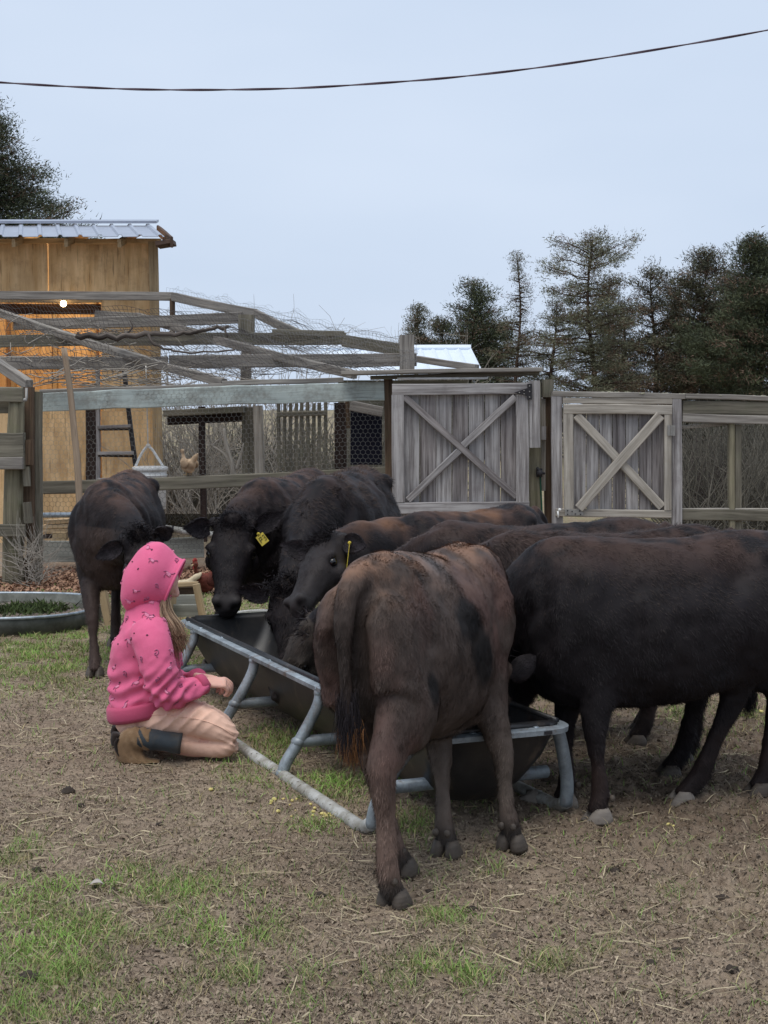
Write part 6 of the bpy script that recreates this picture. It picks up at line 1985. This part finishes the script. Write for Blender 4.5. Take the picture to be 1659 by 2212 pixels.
# ---- hair falling out of the hood
rs = np.random.RandomState(5)
hr = MB()
hv, hf_, hc = [], [], []
for k in range(760):
    s_ = rs.uniform(-1, 1)
    a0 = pp(354 + rs.normal(0, 5), 1280 + rs.normal(0, 10), -.02 + s_ * .05)
    w_ = rs.normal(0, 1)
    end = 1385 + rs.normal(0, 16)
    pts = [a0, pp(355 + w_ * 6, 1318, -.04 + s_ * .05), pp(366 + w_ * 9, 1345, -.075 + s_ * .04), pp(376 + w_ * 10 + rs.normal(0, 2), 1370, -.085 + s_ * .035), pp(384 + w_ * 9 + rs.normal(0, 3), end, -.08 + s_ * .03)]
    sp = spline(pts, 14)
    ph = rs.rand() * 6.28
    for i in range(14): sp[i] += np.array([math.sin(i * .95 + ph * .3) * .006, math.cos(i * .9 + ph) * .004, 0]) * (i / 13)
    hr.tube(sp, np.linspace(.0022, .0009, 14), 4, False)
V, F, _ = hr.arr()
per_ = 14 * 4
tone = np.repeat(rs.rand(760), per_)[:, None]
low = np.clip(((HOR + (CAMZ - V[:, 2]) / m_) - 1340) / 55, 0, 1)[:, None]
cl_ = (np.array(lin(112, 92, 76)) * (1 - tone) + np.array(lin(182, 158, 132)) * tone)
cl_ = cl_ * (1 - low * .25) + np.array(lin(150, 96, 62)) * low * .25
part('hair', V, F, MAT['vcol'], person, True, cols=cl_)

# ---- trousers
tr_ = MB()
tr_.loft([oval_ring(pp(X, Y), (1, 0, .25), rf * m_, ry, 28, .9) for X, Y, rf, ry in ((308, 1500, 40, .14), (304, 1530, 52, .165), (300, 1552, 50, .17), (302, 1572, 38, .15), (306, 1582, 20, .1))])
RT = [pp(300, 1552, -.08), pp(350, 1550, -.115), pp(420, 1554, -.14), pp(480, 1580, -.15), pp(503, 1602, -.15)]
LT = [pp(300, 1548, .08), pp(350, 1544, .11), pp(420, 1546, .13), pp(474, 1570, .135), pp(496, 1590, .135)]
for S in (RT, LT): tr_.limb(S, [.07, .075, .074, .061, .042], [.08, .085, .08, .066, .045], YS, 20, 6)
RSh = [pp(507, 1600, -.15), pp(480, 1613, -.145), pp(430, 1611, -.135), pp(384, 1604, -.16)]
LSh = [pp(500, 1588, .135), pp(474, 1600, .13), pp(425, 1597, .12), pp(382, 1590, .11)]
for S in (RSh, LSh): tr_.limb(S, [.044, .047, .044, .04], [.052, .056, .052, .048], YS, 20, 6)
V, Fq = remesh(tr_, .007, 3)
N = vnormals(V, Fq)
Yp = HOR + (CAMZ - V[:, 2]) / m_; Xp = CX + V[:, 0] / m_
kn = np.exp(-(((Xp - 508) / 26) ** 2))
w1 = (1 - 2 * np.abs(np.sin(((Yp - 1600) * .9 - (Xp - 500) * .45) * m_ * 130 + 3 * fbm(V, 10, 4, 2))) ** .6) * kn
hp_ = np.exp(-(((Xp - 390) / 70) ** 2 + ((Yp - 1535) / 30) ** 2))
w2 = (1 - 2 * np.abs(np.sin(((Xp - 380) * .8 + (Yp - 1540) * 1.0) * m_ * 62 + 4 * fbm(V, 8, 14, 2))) ** .6) * hp_
V = V + N * (w1 * .004 + w2 * .0075 + (fbm(V, 14, 5, 3) - .5) * .01)[:, None]
crease = np.exp(-((Yp - (1587 + (Xp - 400) * .04)) / 3.5) ** 2) * (Xp > 370) * (Xp < 490)
V = V - N * (crease * .006)[:, None]
V[:, 2] = np.maximum(V[:, 2], .012)
trs = part('trousers', V, Fq, MAT['peach_cotton'], person, True)
tt3 = BVHTree.FromPolygons([Vector(v) for v in V], [tuple(map(int, f)) for f in Fq])
for zz_ in (0, 7):
    out = []
    for p in spline([pp(300, 1556 + zz_, -.3), pp(350, 1556 + zz_, -.3), pp(420, 1562 + zz_, -.3), pp(470, 1580 + zz_, -.3), pp(500, 1602 + zz_, -.3)], 30):
        h_ = tt3.ray_cast(Vector(p), Vector((0, 1, 0)), 1.0)
        if h_[0] is not None: out.append(np.array(h_[0]) - np.array([0, .0006, 0]))
    if len(out) > 8 and zz_ == 0:
        sm_ = MB(); sm_.tube(out, .0022, 5); sm_.build('seam', MAT['peach_cotton'], trs, True)

# ---- boots
for dy, oy in ((-.19, 0), (.1, -15)):
    b = MB()
    b.limb([pp(326, 1597 + oy, dy), pp(306, 1596 + oy, dy), pp(284, 1600 + oy, dy), pp(277, 1622 + oy, dy), pp(291, 1644 + oy, dy), pp(318, 1654 + oy, dy), pp(347, 1652 + oy, dy)], [.047, .05, .056, .06, .053, .04, .024], [.05, .046, .044, .042, .046, .046, .032], YS, 18, 6)
    V, Fq = remesh(b, .006, 3)
    N = vnormals(V, Fq)
    Xp = CX + V[:, 0] / m_; Yp = HOR + (CAMZ - V[:, 2]) / m_
    V = V + N * (np.sin((Xp * .85 - Yp * .5) * .42 + 2 * fbm(V, 12, 5, 2)) * .0035 * np.exp(-(((Xp - 312) / 22) ** 2)) + (fbm(V, 30, 7, 2) - .5) * .003)[:, None]
    V[:, 2] = np.maximum(V[:, 2], .01)
    bo = part('boot', V, Fq, MAT['boot_leather'], person, True)
    sh_ = MB(); sh_.limb([pp(300, 1595 + oy, dy), pp(322, 1597 + oy, dy), pp(355, 1601 + oy, dy), pp(392, 1606 + oy, dy)], [.044, .043, .043, .047], [.048, .046, .048, .053], YS, 20, 6)
    V, F, _ = sh_.arr(); V = V + (fbm(V, 22, 9, 3) - .5)[:, None] * np.array([.0, .012, .014])
    part('shaft', V, F, MAT['boot_shaft'], bo, True)
    he = MB(); he.limb([pp(252, 1584 + oy, dy), pp(249, 1596 + oy, dy), pp(250, 1608 + oy, dy)], [.02, .021, .018], [.03, .031, .03], YS, 12, 3); V, F, _ = he.arr(); part('heel', V, F, MAT['boot_sole'], bo, True)
    so = MB(); so.limb([pp(257, 1592 + oy, dy), pp(252, 1606 + oy, dy), pp(262, 1632 + oy, dy), pp(280, 1652 + oy, dy), pp(300, 1664 + oy, dy), pp(330, 1666 + oy, dy), pp(352, 1661 + oy, dy)], [.012, .014, .011, .01, .01, .01, .008], [.035, .036, .034, .04, .044, .04, .026], YS, 14, 5)
    V, F, _ = so.arr(); V[:, 2] = np.maximum(V[:, 2], .004); part('sole', V, F, MAT['boot_sole'], bo, True)
